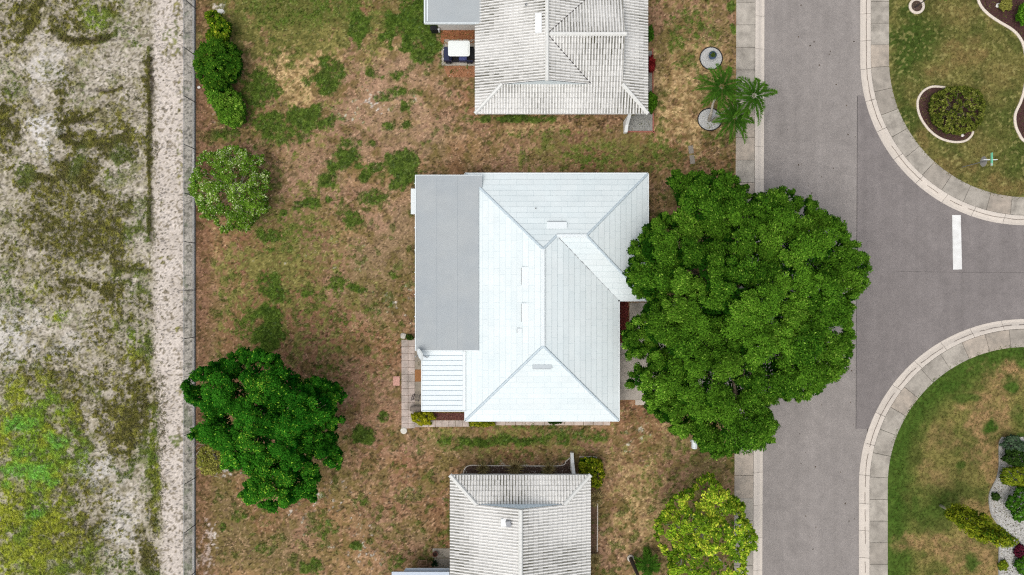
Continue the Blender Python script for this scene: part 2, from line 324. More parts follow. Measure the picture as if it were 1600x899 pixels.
# ---- vacant field on the left
edge = 240 + 14 * sst(500, 900, PY) + 6 * (fb(PX * .2, PY, 30, 71, 2) - .5)
sand = mix(C(160, 151, 134), C(210, 201, 187), sst(.2, .8, Ng * .5 + Nf * .5))
sand = mix(sand, C(128, 122, 84), sst(.42, .78, Nw * .5 + Nf * .3 + Nmid * .2) * .6)
sand = mix(sand, C(84, 78, 52), sst(.58, .80, Nf2 * .55 + Nr * .45) * .7)
track = mix(C(188, 178, 166), C(208, 198, 187), Nmid); track = mix(track, C(112, 102, 82), sst(.60, .78, Nf2 * .6 + Nf * .4) * .8)
WE = [(12, 30, 26, 60, .6), (42, 25, 20, 34, .95), (130, 30, 55, 34, .75), (160, 18, 26, 18, .8), (22, 55, 14, 20, .6), (10, 190, 24, 50, .8), (95, 135, 16, 22, .7), (120, 180, 36, 12, .9), (100, 195, 16, 12, .8), (145, 222, 60, 16, .95), (95, 214, 10, 10, .9),
 (180, 215, 40, 40, .7), (120, 270, 40, 40, .85), (40, 280, 26, 22, .9), (80, 305, 50, 26, .8), (40, 345, 30, 30, .85), (170, 360, 40, 50, .85), (100, 380, 50, 60, .9), (110, 350, 60, 50, .6), (15, 400, 20, 40, .7), (30, 465, 28, 16, .8), (110, 450, 50, 22, .8),
 (200, 420, 34, 16, .75), (170, 460, 24, 20, .8), (220, 460, 14, 14, .7), (90, 500, 20, 20, .75), (170, 520, 36, 24, .6), (190, 500, 50, 60, .5), (215, 555, 26, 40, .75), (100, 565, 26, 14, .7), (60, 590, 60, 24, .85), (140, 600, 40, 40, .45),
 (60, 700, 72, 130, 1.0), (50, 820, 80, 110, 1.0), (110, 640, 26, 70, .8), (205, 660, 36, 70, .9), (160, 650, 30, 40, .6), (245, 660, 12, 90, 1), (240, 780, 14, 60, .8), (120, 850, 50, 60, .8), (200, 880, 30, 30, .5), (235, 870, 12, 40, .8), (140, 790, 40, 24, .5), (140, 720, 16, 12, .7),
 (228, 130, 10, 60, .6), (232, 240, 10, 60, .7), (232, 350, 10, 40, .6), (215, 60, 24, 30, .35), (80, 60, 20, 20, .3), (20, 130, 26, 20, .4), (20, 250, 16, 16, .5), (200, 200, 20, 60, .45)]
we = blobs(WE, .95, .6)
ws = strokes([([(84, 45), (95, 58), (120, 66), (150, 66), (178, 56)], 6, 1), ([(130, 22), (160, 14), (178, 20)], 9, .7), ([(160, 146), (175, 144), (190, 138)], 2.5, 1), ([(88, 188), (110, 192), (135, 182), (156, 172)], 5, 1), ([(92, 210), (105, 222), (130, 228), (165, 226), (195, 214)], 7, 1),
   ([(95, 135), (98, 160)], 6, .8), ([(60, 5), (52, 40), (30, 58)], 9, .9), ([(232, 75), (232, 130), (235, 200), (233, 300), (233, 365)], 4, .85), ([(5, 170), (12, 200), (24, 212)], 8, .9), ([(40, 285), (60, 275), (80, 280)], 7, .9), ([(100, 262), (135, 280), (150, 300)], 12, .8),
   ([(150, 225), (180, 250), (200, 240)], 9, .8), ([(60, 330), (110, 370), (150, 400)], 18, .7), ([(150, 340), (200, 330)], 14, .6), ([(70, 455), (130, 440), (170, 460)], 9, .8), ([(180, 420), (235, 425)], 6, .8), ([(245, 610), (247, 760)], 7, 1), ([(222, 600), (205, 700)], 12, .6), ([(160, 800), (200, 806)], 4, .7), ([(215, 830), (232, 899)], 8, .7)])
weed = mix(C(78, 76, 38), C(118, 112, 48), sst(.25, .75, Nf)); weed = mix(weed, C(62, 58, 36), sst(.58, .8, Nr2 * .5 + Nf2 * .5) * .8)
weed = mix(weed, C(156, 154, 60), sst(.62, .85, fb(PX, PY, 7, 77, 2)) * .6)
weed = mix(weed, C(84, 112, 44), sst(.55, .8, fb(PX, PY, 60, 78, 3)) * .6)
vg = blobs([(50, 700, 60, 90, 1), (40, 800, 60, 90, .9), (30, 640, 40, 40, .8), (90, 650, 20, 20, .9), (25, 870, 50, 40, .9), (100, 690, 20, 20, .7), (120, 870, 50, 40, .45), (90, 500, 16, 14, .8), (150, 25, 24, 18, .6), (245, 700, 10, 80, .6), (130, 715, 14, 10, .8), (210, 540, 12, 30, .5), (60, 450, 20, 14, .5), (40, 850, 60, 60, .7)], .7, .5)
vgreen = mix(C(80, 118, 20), C(146, 182, 50), sst(.2, .8, Nf * .5 + Ng * .5)); vgreen = mix(vgreen, C(184, 182, 44), sst(.36, .62, fb(PX, PY, 40, 79, 3)) * .6)
vgreen = mix(vgreen, C(112, 190, 66), blobs([(30, 665, 16, 12, .9), (95, 685, 16, 10, .8), (25, 740, 40, 16, .8), (50, 730, 16, 12, .8), (55, 800, 12, 10, .8), (28, 710, 12, 10, .7)], 1.0, .8)); vgreen = mix(vgreen, C(44, 66, 22), sst(.6, .8, Nf2 * .5 + Nr2 * .5) * .7)
weed = mix(weed, vgreen, vg)
weed = mix(weed, C(44, 40, 24), ws * sst(.3, .7, Nf) * .55)
streak = fb(PX * 5, PY * .28, 24, 13, 3) * sst(110, 160, PX) * sst(280, 380, PY)
wm = sst(.30, .74, np.maximum(we * .84, ws) + .80 * (Nf - .5) + .55 * (Ng - .5) + .34 * (Nw - .5) + .45 * (streak - .42) * sst(280, 380, PY))
COVER = blobs([(40, 690, 66, 100, 1), (35, 830, 66, 100, 1), (90, 640, 30, 40, .7), (110, 860, 50, 40, .6), (60, 600, 60, 20, .7), (55, 700, 80, 120, 1.5), (50, 850, 90, 90, 1.5), (120, 860, 60, 60, .8), (215, 660, 24, 60, .5), (246, 680, 8, 90, .7), (100, 340, 66, 50, .7), (60, 480, 50, 30, .3), (190, 520, 50, 60, .3), (170, 350, 40, 40, .45), (110, 290, 50, 30, .4), (120, 440, 60, 30, .35)], .8, .6)
wm = np.clip(wm + .13 * sst(.3, .7, Nmid * .5 + Nf * .5) + COVER * .62 * (.55 + .45 * Nf), 0, 1)
wm = np.maximum(wm, .62 * sst(.48, .66, Nmid * .5 + Nf * .5) * (PX < 236))
field = mix(sand, weed, wm * .93)
field = mix(field, C(214, 210, 204), blobs([(68, 208, 18, 30, .8), (20, 530, 40, 40, .5), (70, 100, 24, 30, .45), (150, 735, 24, 20, .5), (190, 820, 26, 50, .4), (100, 540, 30, 20, .3)], .9, .6) * sst(.75, .45, Nf))
field = mix(field, C(58, 50, 38), blobs([(238, 125, 5, 34, .9), (236, 175, 4, 50, .6), (140, 62, 46, 4, .7), (130, 190, 34, 4, .6), (160, 142, 26, 3, .6), (105, 213, 14, 4, .6), (236, 330, 5, 40, .6), (235, 250, 4, 40, .5)], .3, .5))
tm = sst(-4, 6, PX - edge + 12 * (Nf - .5))
field = mix(field, track, tm)
tw = sst(.55, .75, blobs([(265, 60, 12, 40, .6), (276, 30, 8, 50, .7), (262, 405, 14, 8, .8), (277, 515, 5, 5, .9), (250, 320, 14, 30, .5), (280, 200, 4, 120, .6), (275, 690, 10, 16, .7), (280, 610, 10, 14, .6), (262, 760, 6, 6, .6)], .8, .5) + .45 * (Nf - .5)) * tm
field = mix(field, weed, tw * .8)
verge = mix(C(150, 144, 132), C(186, 180, 168), Ng); verge = mix(verge, C(94, 90, 74), sst(.55, .75, Nf) * .7)
verge = mix(verge, C(80, 96, 54), sst(.62, .8, fb(PX, PY, 14, 83, 3)) * .5)
field = mix(field, verge, sst(284, 289, PX + 4 * (Nf - .5)))
field = np.where(OUTS[..., None], mix(field, mix(C(104, 104, 56), C(150, 146, 104), Nmid), sst(.35, .65, fb(PX, PY, 120, 12, 4)) * .8 * (PX < 236)), field)
col = np.where(OUTS[..., None], mix(col, C(104, 108, 60), sst(.4, .65, fb(PX, PY, 140, 15, 4)) * .8 * (PX < 1150)), col)
col = np.where((PX < 304.5)[..., None], field, col)
# under the street nothing but dirt
rd = road_side_mask(PX, PY)
col[rd] = lin((90, 85, 80))
walkm = ((PX > xl(1152, PY)) & (PX < xl(1362, PY) + 29)) & ~rd
# contrast
rough_ = RNG.random(shape); rough_[OUTS] = .5
spk = RNG.random(shape); spk[OUTS] = .5; spk = np.maximum(spk, np.roll(spk, 1, 1)); lawnm = (PX > 306) & (PX < 1150)
col = col * (.72 + .56 * (.45 * Nf2 + .55 * rough_))[..., None]
col = np.where(((spk > .965) & lawnm)[..., None], col * .45, col); col = np.where(((rough_ > .955) & lawnm)[..., None], col * 1.35 + .03, col)
col = np.where(((spk > .945) & (PX < 304) & (vg * (PX < 200) < .5))[..., None], col * .45, col)
col = np.clip(col, 0.004, .9)
Z = np.zeros(shape)
inner = (np.abs(X) < 42) & (np.abs(Y) < 24)
Z += np.where(PX < 236, .10 * (fb(PX, PY, 30, 90, 3) - .5) + .05 * wm, 0) * inner
Z += .03 * gm * (PX > 306) * (PX < 1140) + .02 * (Nf - .5) * (PX < 1140) * inner
far = np.maximum(np.abs(X) - 42, 0) + np.maximum(np.abs(Y) - 24, 0)
onp = sst(0, .01, (PX > xl(1148, PY)) * 1.0) * (PX < xl(1394, PY))
Z = np.where((PX > xl(1147, PY)), 0, Z)
Z = np.where(rd, -.17, Z)
swm = ((PX > xl(1156, PY)) & (PX < xl(1184, PY))) | ((PX > xl(1340, PY)) & (PX < xl(1386, PY)) & ((PY < ARC_N[1]) | (PY > ARC_S[1])))
swm |= (PX > 1300) & (PX < ARC_N[0]) & (PY > ARC_N[1]) & (PY < 425) & (np.hypot(PX - ARC_N[0], PY - ARC_N[1]) > R_LAWN + 4)
swm |= (PX > 1300) & (PX < ARC_S[0]) & (PY < ARC_S[1]) & (PY > 425) & (np.hypot(PX - ARC_S[0], PY - ARC_S[1]) > R_LAWN + 4)
swm |= (PX >= 1600) & (PY > 312) & (PY < 539)
Z = np.where(swm, -.17, Z)
ny, nx = shape
me = bpy.data.meshes.new('ground')
nv = nx * ny; me.vertices.add(nv)
me.vertices.foreach_set('co', np.stack([X, Y, Z], -1).astype(np.float32).ravel())
ii = np.arange(nv).reshape(shape); q = np.stack([ii[:-1, :-1], ii[:-1, 1:], ii[1:, 1:], ii[1:, :-1]], -1).reshape(-1, 4)
me.loops.add(q.size); me.loops.foreach_set('vertex_index', q.ravel().astype(np.int32))
me.polygons.add(len(q)); me.polygons.foreach_set('loop_start', np.arange(0, q.size, 4, dtype=np.int32)); me.polygons.foreach_set('loop_total', np.full(len(q), 4, np.int32))
me.polygons.foreach_set('use_smooth', np.ones(len(q), bool)); me.update()
ca = me.color_attributes.new('Col', 'FLOAT_COLOR', 'POINT')
ca.data.foreach_set('color', np.concatenate([col, np.ones(shape + (1,))], -1).astype(np.float32).ravel())
gmat = mat('soil_and_turf', (1, 1, 1, 1), 1.0, .16, 9, .35, 14, usecol=True, spec=.05, detail=8)
me.materials.append(gmat); go = bpy.data.objects.new('ground', me); COL.objects.link(go); structure(go)

# ------------------------------------------------------------------ road sheets
def curve_pts(c, r, a0, a1, n): return [(c[0] + r * math.cos(a), c[1] + r * math.sin(a)) for a in np.linspace(a0, a1, n)]
FARY = 2000
def w2(p, z): v = P(p[0], p[1], 0); return (v.x, v.y, z)
def asphalt(name, base, agg):
    m = mat(name, base, .92, .10, 1.3, .35, 60, spec=.25)
    t = m.node_tree; N = t.nodes; K = t.links; b = N['Principled BSDF']
    src = b.inputs['Base Color'].links[0].from_socket; tc = N.new('ShaderNodeTexCoord')
    n = N.new('ShaderNodeTexNoise'); n.inputs['Scale'].default_value = 9; n.inputs['Detail'].default_value = 3; n.inputs['Roughness'].default_value = .8; K.new(tc.outputs['Object'], n.inputs[0])
    r = N.new('ShaderNodeMapRange'); r.inputs[1].default_value = .3; r.inputs[2].default_value = .7; r.inputs[3].default_value = 1 - agg; r.inputs[4].default_value = 1 + agg; K.new(n.outputs[0], r.inputs[0])
    # wheel-track streaks along the street
    mp_ = N.new('ShaderNodeMapping'); mp_.inputs['Scale'].default_value = (1.1, .035, 1); K.new(tc.outputs['Object'], mp_.inputs[0])
    n2 = N.new('ShaderNodeTexNoise'); n2.inputs['Scale'].default_value = 1.2; n2.inputs['Detail'].default_value = 4; K.new(mp_.outputs[0], n2.inputs[0])
    r2 = N.new('ShaderNodeMapRange'); r2.inputs[1].default_value = .3; r2.inputs[2].default_value = .7; r2.inputs[3].default_value = .93; r2.inputs[4].default_value = 1.08; K.new(n2.outputs[0], r2.inputs[0])
    mu0 = N.new('ShaderNodeMath'); mu0.operation = 'MULTIPLY'; K.new(r.outputs[0], mu0.inputs[0]); K.new(r2.outputs[0], mu0.inputs[1])
    n3 = N.new('ShaderNodeTexNoise'); n3.inputs['Scale'].default_value = .28; n3.inputs['Detail'].default_value = 7; n3.inputs['Roughness'].default_value = .65; n3.inputs['Distortion'].default_value = 1.2; K.new(tc.outputs['Object'], n3.inputs[0])
    r3 = N.new('ShaderNodeMapRange'); r3.inputs[1].default_value = .3; r3.inputs[2].default_value = .7; r3.inputs[3].default_value = .92; r3.inputs[4].default_value = 1.10; K.new(n3.outputs[0], r3.inputs[0])
    mu = N.new('ShaderNodeMath'); mu.operation = 'MULTIPLY'; K.new(mu0.outputs[0], mu.inputs[0]); K.new(r3.outputs[0], mu.inputs[1])
    s = N.new('ShaderNodeVectorMath'); s.operation = 'SCALE'; K.new(src, s.inputs[0]); K.new(mu.outputs[0], s.inputs['Scale']); K.new(s.outputs[0], b.inputs['Base Color'])
    return m
ZR = -.15
mb = MB()
mb.add([w2((xl(1190, -FARY), -FARY), ZR), w2((xl(1190, FARY), FARY), ZR), w2((xl(1359, FARY), FARY), ZR), w2((xl(1359, -FARY), -FARY), ZR)], [(0, 1, 2, 3)])
structure(mb.build('street', asphalt('old_asphalt', L(139, 133, 128), .12)))
mb = MB()
pn = [(1341.5, 148)] + [(ARC_N[0] + (R_OUT - 4) * math.cos(a), ARC_N[1] + (R_OUT - 4) * math.sin(a)) for a in np.linspace(math.radians(167), math.radians(90), 30)] + [(9000, ARC_N[1] + R_OUT - 4)]
ps = [(9000, ARC_S[1] - R_OUT + 4)] + [(ARC_S[0] + (R_OUT - 4) * math.cos(a), ARC_S[1] + (R_OUT - 4) * math.sin(a)) for a in np.linspace(math.radians(270), math.radians(200), 30)] + [(1339, 671)]
poly = pn + ps
mb.add([w2(p, ZR + .006) for p in poly], [tuple(range(len(poly)))[::-1]])
structure(mb.build('side_street', asphalt('newer_asphalt', L(124, 118, 115), .11)))
mb = MB()
mb.add([w2(p, ZR + .012) for p in ((1489.5, 336), (1503, 336), (1505, 421), (1491, 421.5))], [(3, 2, 1, 0)])
structure(mb.build('stop_line', mat('road_paint', L(226, 226, 222), .6, .05, 6, stain=L(200, 198, 192), stscale=1.5)))
mb = MB()   # tar seam and sealed edge of the side street
mb.tube([w2((1400, 424), ZR + .004), w2((1450, 425), ZR + .004), w2((1520, 426), ZR + .004), w2((1700, 426), ZR + .004)], .012, 5)
mb.tube([w2((1341.2, 150), ZR + .006), w2((1340.0, 420), ZR + .006), w2((1339, 671), ZR + .006)], .022, 5)
structure(mb.build('road_seam', mat('tar', L(92, 88, 86), .9, .2, 5)))

# ------------------------------------------------------------------ pavements and kerbs (profiles swept along lines, cut in slabs)
def sweep_slabs(name, left, right, prof, joints, m, cols, gap=.03):
    """left(t)/right(t): px points of both edges; prof: [(frac, z)] across; joints: list of t"""
    mb = MB()
    for a, b in zip(joints[:-1], joints[1:]):
        n = max(2, int(abs(b - a) / 8) + 1); c = cols()
        ts = np.linspace(a, b, n); lr = []
        pa, pb = Vector(w2(left(a), 0)), Vector(w2(left(b), 0)); ln = max((pb - pa).length, .01)
        g = gap / 2 / ln * (b - a); ts = np.linspace(a + g, b - g, n)
        vs = []
        for t in ts:
            l, r = Vector(w2(left(t), 0)), Vector(w2(right(t), 0))
            for f, z in prof: p = l.lerp(r, f); vs.append((p.x, p.y, z))
        k = len(prof); fs = []
        for i in range(n - 1):
            for j in range(k - 1): fs.append((i * k + j, i * k + j + 1, (i + 1) * k + j + 1, (i + 1) * k + j))
        fs += [tuple(range(k)), tuple((n - 1) * k + j for j in range(k))[::-1]]
        mb.add(vs, fs, c)
    o = mb.build(name, m); o.data.update(); 
    import bmesh
    b_ = bmesh.new(); b_.from_mesh(o.data); bmesh.ops.recalc_face_normals(b_, faces=b_.faces); b_.to_mesh(o.data); b_.free()
    return structure(o)
rr = random.Random(3)
def sw_col():
    v = rr.uniform(.90, 1.05); t = rr.random(); c = lin((172, 165, 153)) if t < .6 else (lin((162, 154, 142)) if t < .85 else lin((176, 164, 149)))
    return tuple(c * v)
def kb_col(): return tuple(lin((200, 191, 179)) * rr.uniform(.95, 1.04))
SWP = [(0, -.2), (0, .012), (.012, .02), (.988, .02), (1, .012), (1, -.2)]
KBP = [(0, -.25), (0, .02), (.12, .02), (.34, -.012), (.55, -.09), (.72, -.137), (1, -.128), (1, -.25)]
jw = list(np.arange(-700, 1700, 35.2))
jw2 = [j + 11 for j in np.arange(-700, 1700, 51)]
sweep_slabs('pavement', lambda t: (xl(1150.5, t), t), lambda t: (xl(1179.8, t), t), SWP, jw, M['concrete'], sw_col)
sweep_slabs('kerb', lambda t: (xl(1180.3, t), t), lambda t: (xl(1195.5, t), t), KBP, jw2, M['curb'], kb_col, .02)
# corner paths: parameter t = length in px; straight part, arc, straight part
def corner(c, r, north):
    arc = math.pi / 2 * R_LAWN
    def f(t):
        if north:
            if t < 0: return (c[0] - r + 3.5 * (0 - t) / 899 * 0, c[1] + t)
            if t < arc: a = math.pi - t / R_LAWN; return (c[0] + r * math.cos(a), c[1] + r * math.sin(a))
            return (c[0] + (t - arc), c[1] + r)
        if t < 0: return (c[0] - r, c[1] - t)
        if t < arc: a = math.pi + t / R_LAWN; return (c[0] + r * math.cos(a), c[1] + r * math.sin(a))
        return (c[0] + (t - arc), c[1] - r)
    return f
arcl = math.pi / 2 * R_LAWN
for nm, c, nn in (('n', ARC_N, True), ('s', ARC_S, False)):
    j1 = list(np.arange(-800, 1500, 33.8)); j2 = [j + 9 for j in np.arange(-800, 1500, 42.3)]
    sweep_slabs('pavement', corner(c, R_LAWN, nn), corner(c, R_CURB - .5, nn), SWP, j1, M['concrete'], sw_col)
    sweep_slabs('kerb', corner(c, R_CURB, nn), corner(c, R_OUT, nn), KBP, j2, M['curb'], kb_col, .03)
mb = MB()   # kerb back joint: dark line of dirt beside the raised lip, long crack along the kerbs east of the street
for c, nn in ((ARC_N, True), (ARC_S, False)):
    f = corner(c, R_CURB + 6.2, nn); pts = []
    for t in np.arange(-300, 600, 9):
        p = f(t); fr = 6.2 / 15; pts.append(w2((p[0] + rr.uniform(-.5, .5), p[1] + rr.uniform(-.5, .5)), -.035))
    for i in range(0, len(pts) - 1):
        if rr.random() < .8: mb.tube([pts[i], pts[i + 1]], .02, 4)
structure(mb.build('kerb_crack', mat('crack_dirt', L(104, 92, 84), .95)))

# ------------------------------------------------------------------ flat concrete and beds
def slab(name, quads, mt, z1, z0=-.1, col=None, jit=.06, parent=None, label=None):
    mb = MB()
    for qd in quads:
        v = random.uniform(1 - jit, 1 + jit); c = tuple(np.array(col) * v) if col is not None else None
        x0, y0, x1, y1 = qd; a = P(x0, y0); b = P(x1, y1)
        mb.cbox(((a.x + b.x) / 2, (a.y + b.y) / 2, (z0 + z1) / 2), (abs(b.x - a.x), abs(a.y - b.y), z1 - z0), 0, c, bev=.012)
    return mb.build(name, mt)
structure(slab('driveway', [(966, 536, 1032, 625), (1032.6, 473, 1090, 625), (1090.6, 473, 1149.2, 625), (983.5, 473, 1032, 535.4)], M['concrete'], .03, col=lin((178, 170, 158))))
sp = [(627.4 + 10.6 * i, 531 + 10.9 * j, 637.6 + 10.6 * i, 541.6 + 10.9 * j) for i in range(2) for j in range(12)]
sp += [(627.4 + 10.6 * 2 + 10.6 * i, 657 if i > 1 else 650, 637.6 + 10.6 * 2 + 10.6 * i, 667.5 - .1 * i) for i in range(9)] + [(745 + 15.2 * i, 652.0, 759.6 + 15.2 * i, 664.6) for i in range(13)] + [(942.8, 652, 953, 664.6)]
sp += [(627.4, 661.8, 637.6, 669.5), (638, 661.8, 648.2, 669.3)]
structure(slab('path', sp, M['concrete'], .035, col=lin((190, 175, 164)), jit=.07))
structure(slab('patio_slab', [(648.6, 545, 668, 650), (690, 690, 690.1, 690.1)], M['concrete'], .045, col=lin((150, 140, 124))))
structure(slab('cart_pad', [(690, 70, 694, 102.8), (694.3, 62, 742, 102.8)], M['concrete'], .03, col=lin((176, 170, 158))))
structure(slab('side_pad', [(676, 857, 706, 871.5), (679, 872.5, 706, 900)], M['concrete'], .04, col=lin((168, 160, 146))))

def bed(name, poly, c1, c2, n, sz, label, cat, z=.02, seed=1, speck=None):
    """mulch or gravel bed: thin base with many small chips lying on it"""
    r = np.random.default_rng(seed); pts = [P(*p) for p in poly]
    root = empty(name, (sum(p.x for p in pts) / len(pts), sum(p.y for p in pts) / len(pts), 0), label, cat)
    b = MB(); b.prism([(p.x, p.y) for p in pts], -.05, z, tuple(lin(c1))); bo = b.build('bed_base', M['rough'], root)
    xs_ = [p.x for p in pts]; ys_ = [p.y for p in pts]
    area = (max(xs_) - min(xs_)) * (max(ys_) - min(ys_)); k = int(area * n)
    q = np.stack([r.uniform(min(xs_), max(xs_), k), r.uniform(min(ys_), max(ys_), k)], -1)
    q = q[inside(q, np.array([(p.x, p.y) for p in pts]))]; k = len(q)
    pos = np.concatenate([q, np.full((k, 1), z) + r.uniform(.005, .03, (k, 1))], 1)
    nr = r.normal(0, .45, (k, 3)); nr[:, 2] = 1
    t = r.random((k, 1)); cc = lin(c1)[None] * (1 - t) + lin(c2)[None] * t; cc *= r.uniform(.6, 1.25, (k, 1))
    if speck is not None: s_ = r.random(k) < .12; cc[s_] = lin(speck)
    o = leaves('chips', pos, nr, np.full(k, sz) * r.uniform(.6, 1.4, k), .7, cc, M['grass'], root); o['kind'] = 'stuff'
    return root
def inside(q, poly):
    x, y = q[:, 0], q[:, 1]; r = np.zeros(len(q), bool); n = len(poly); j = n - 1
    for i in range(n):
        xi, yi = poly[i]; xj, yj = poly[j]
        c = ((yi > y) != (yj > y)) & (x < (xj - xi) * (y - yi) / (yj - yi + 1e-12) + xi); r ^= c; j = i
    return r
def edgedist(q, poly):
    d = np.full(len(q), 1e9)
    for i in range(len(poly)):
        a = poly[i]; b = poly[(i + 1) % len(poly)]; ab = b - a
        t = np.clip(((q - a) @ ab) / (ab @ ab + 1e-12), 0, 1); d = np.minimum(d, np.hypot(*(q - a - t[:, None] * ab).T))
    return d
def leaves(name, pos, nrm, size, aspect, col, m, parent=None, direction=None, fold=.0):
    n = len(pos); nrm = nrm / (np.linalg.norm(nrm, axis=1, keepdims=True) + 1e-9)
    if direction is None: direction = RNG.normal(0, 1, (n, 3))
    t = direction - nrm * np.sum(direction * nrm, 1, keepdims=True); t /= (np.linalg.norm(t, axis=1, keepdims=True) + 1e-9)
    b = np.cross(nrm, t); s = size[:, None]
    off = np.zeros(3) if parent is None else np.array(parent.matrix_basis.translation)
    p = pos - off
    V = np.stack([p - t * s, p + b * s * aspect + t * s * .1 + nrm * s * fold, p + t * s, p - b * s * aspect + t * s * .1 + nrm * s * fold], 1).reshape(-1, 3)
    me = bpy.data.meshes.new(name); me.vertices.add(4 * n); me.vertices.foreach_set('co', V.astype(np.float32).ravel())
    me.loops.add(4 * n); me.loops.foreach_set('vertex_index', np.arange(4 * n, dtype=np.int32))
    me.polygons.add(n); me.polygons.foreach_set('loop_start', np.arange(0, 4 * n, 4, dtype=np.int32)); me.polygons.foreach_set('loop_total', np.full(n, 4, np.int32)); me.update()
    a = me.color_attributes.new('Col', 'FLOAT_COLOR', 'POINT'); c = np.ones((n, 4)); c[:, :3] = np.clip(col, 0, 1)
    a.data.foreach_set('color', np.repeat(c, 4, 0).astype(np.float32).ravel())
    me.materials.append(m); o = bpy.data.objects.new(name, me); COL.objects.link(o)
    if parent: o.parent = parent
    return o

# ------------------------------------------------------------------ crowns
def crown_leaves(poly, zlo, ztop, lobe, dens, leaf, pal, seed, spacing=.55, edge_pow=2.0, sub=12, up=.6, holes=0.0, fill=1.0, sprig=.5, zj=.16, bright=.06):
    """returns leaf arrays and lobe centres; poly = outline in photo px at crown height"""
    r = np.random.default_rng(seed); poly = np.array(poly, float)
    mn, mx = poly.min(0), poly.max(0); k = 7000
    q = r.uniform(mn, mx, (k, 2)); q = q[inside(q, poly)]; d = edgedist(q, poly); dm = d.max(); lp = lobe * 21; ok = []
    for i in range(len(q)):
        if d[i] < lp * .3: continue
        rad = min(lp, d[i] * .95) * r.uniform(.75, 1.1)
        if all(math.hypot(q[i][0] - a[0], q[i][1] - a[1]) > spacing * (rad + a[2]) for a in ok): ok.append((q[i][0], q[i][1], rad, d[i], 0))
    ns = 0
    for i in range(len(q)):                                  # ragged sprigs at the rim
        if d[i] > lp * .34 or r.random() > sprig: continue
        rad = lp * r.uniform(.18, .30)
        if all(math.hypot(q[i][0] - a[0], q[i][1] - a[1]) > .8 * (rad + a[2]) for a in ok if a[4]): ok.append((q[i][0], q[i][1], rad, d[i], 1))
    P_, N_, C_, S_, D_, CEN = [], [], [], [], [], []
    pal = [lin(c) for c in pal]; ctr = np.array(P(*q.mean(0), zlo))
    def put(p, n_, s_, c_, dr): P_.append(p); N_.append(n_); S_.append(s_); C_.append(c_); D_.append(dr)
    for (x, y, rad, dd, sp) in ok:
        if r.random() < holes: continue
        u = min(dd / dm, 1); z = zlo + (ztop - zlo) * math.sqrt(max(0, 1 - (1 - u) ** edge_pow)) + r.uniform(-zj, zj) * (ztop - zlo)
        k_ = (H - z) / H / 20; c = np.array(P(x, y, z)); R = rad * k_; CEN.append((c, R))
        lc = r.uniform(.82, 1.14); hue = r.random(); out = c - ctr; out[2] = 0; out /= np.linalg.norm(out) + 1e-6
        for j in range(3 if sp else sub):
            v = r.normal(0, 1, 3); v /= np.linalg.norm(v); v[2] = abs(v[2]) - .15
            sc_ = c + v * R * np.array([.78, .78, .85]) * r.uniform(.5, 1.28); sr = R * (r.uniform(.5, .8) if sp else r.uniform(.20, .46))
            n = int(dens * 4 * math.pi * sr * sr * .8) + 5
            w_ = r.normal(0, 1, (n, 3)); w_ /= np.linalg.norm(w_, axis=1, keepdims=True); w_[:, 2] = np.where(w_[:, 2] < -.1, -w_[:, 2], w_[:, 2])
            p = sc_ + w_ * sr * (r.uniform(.5, 1.25, (n, 1)) + .25 * (r.random((n, 1)) ** 4)) * np.array([1, 1, .8])
            t = np.clip(hue * .5 + r.normal(.25, .2, n), 0, 1)[:, None]; cc = pal[0] * (1 - t) + pal[1] * t
            if len(pal) > 2: cc = np.where((r.random(n) < bright * (2.5 if hue > .7 else .6))[:, None], pal[2], cc)
            put(p, w_ * .75 + r.normal(0, .34, (n, 3)) + np.array([0, 0, up * .5]), r.uniform(.65, 1.25, n) * leaf, cc * lc * r.uniform(.78, 1.2, (n, 1)), w_ + out * .8 + r.normal(0, .4, (n, 3)))
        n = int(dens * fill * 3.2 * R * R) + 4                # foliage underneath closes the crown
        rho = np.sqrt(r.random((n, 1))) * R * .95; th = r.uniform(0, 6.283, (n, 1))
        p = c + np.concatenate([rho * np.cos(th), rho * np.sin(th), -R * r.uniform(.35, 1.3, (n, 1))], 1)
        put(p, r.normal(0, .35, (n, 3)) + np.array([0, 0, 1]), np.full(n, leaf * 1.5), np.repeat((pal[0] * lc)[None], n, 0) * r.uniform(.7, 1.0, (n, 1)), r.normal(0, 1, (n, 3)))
    crown_leaves.dirs = np.concatenate(D_)
    return np.concatenate(P_), np.concatenate(N_), np.concatenate(S_), np.concatenate(C_), CEN

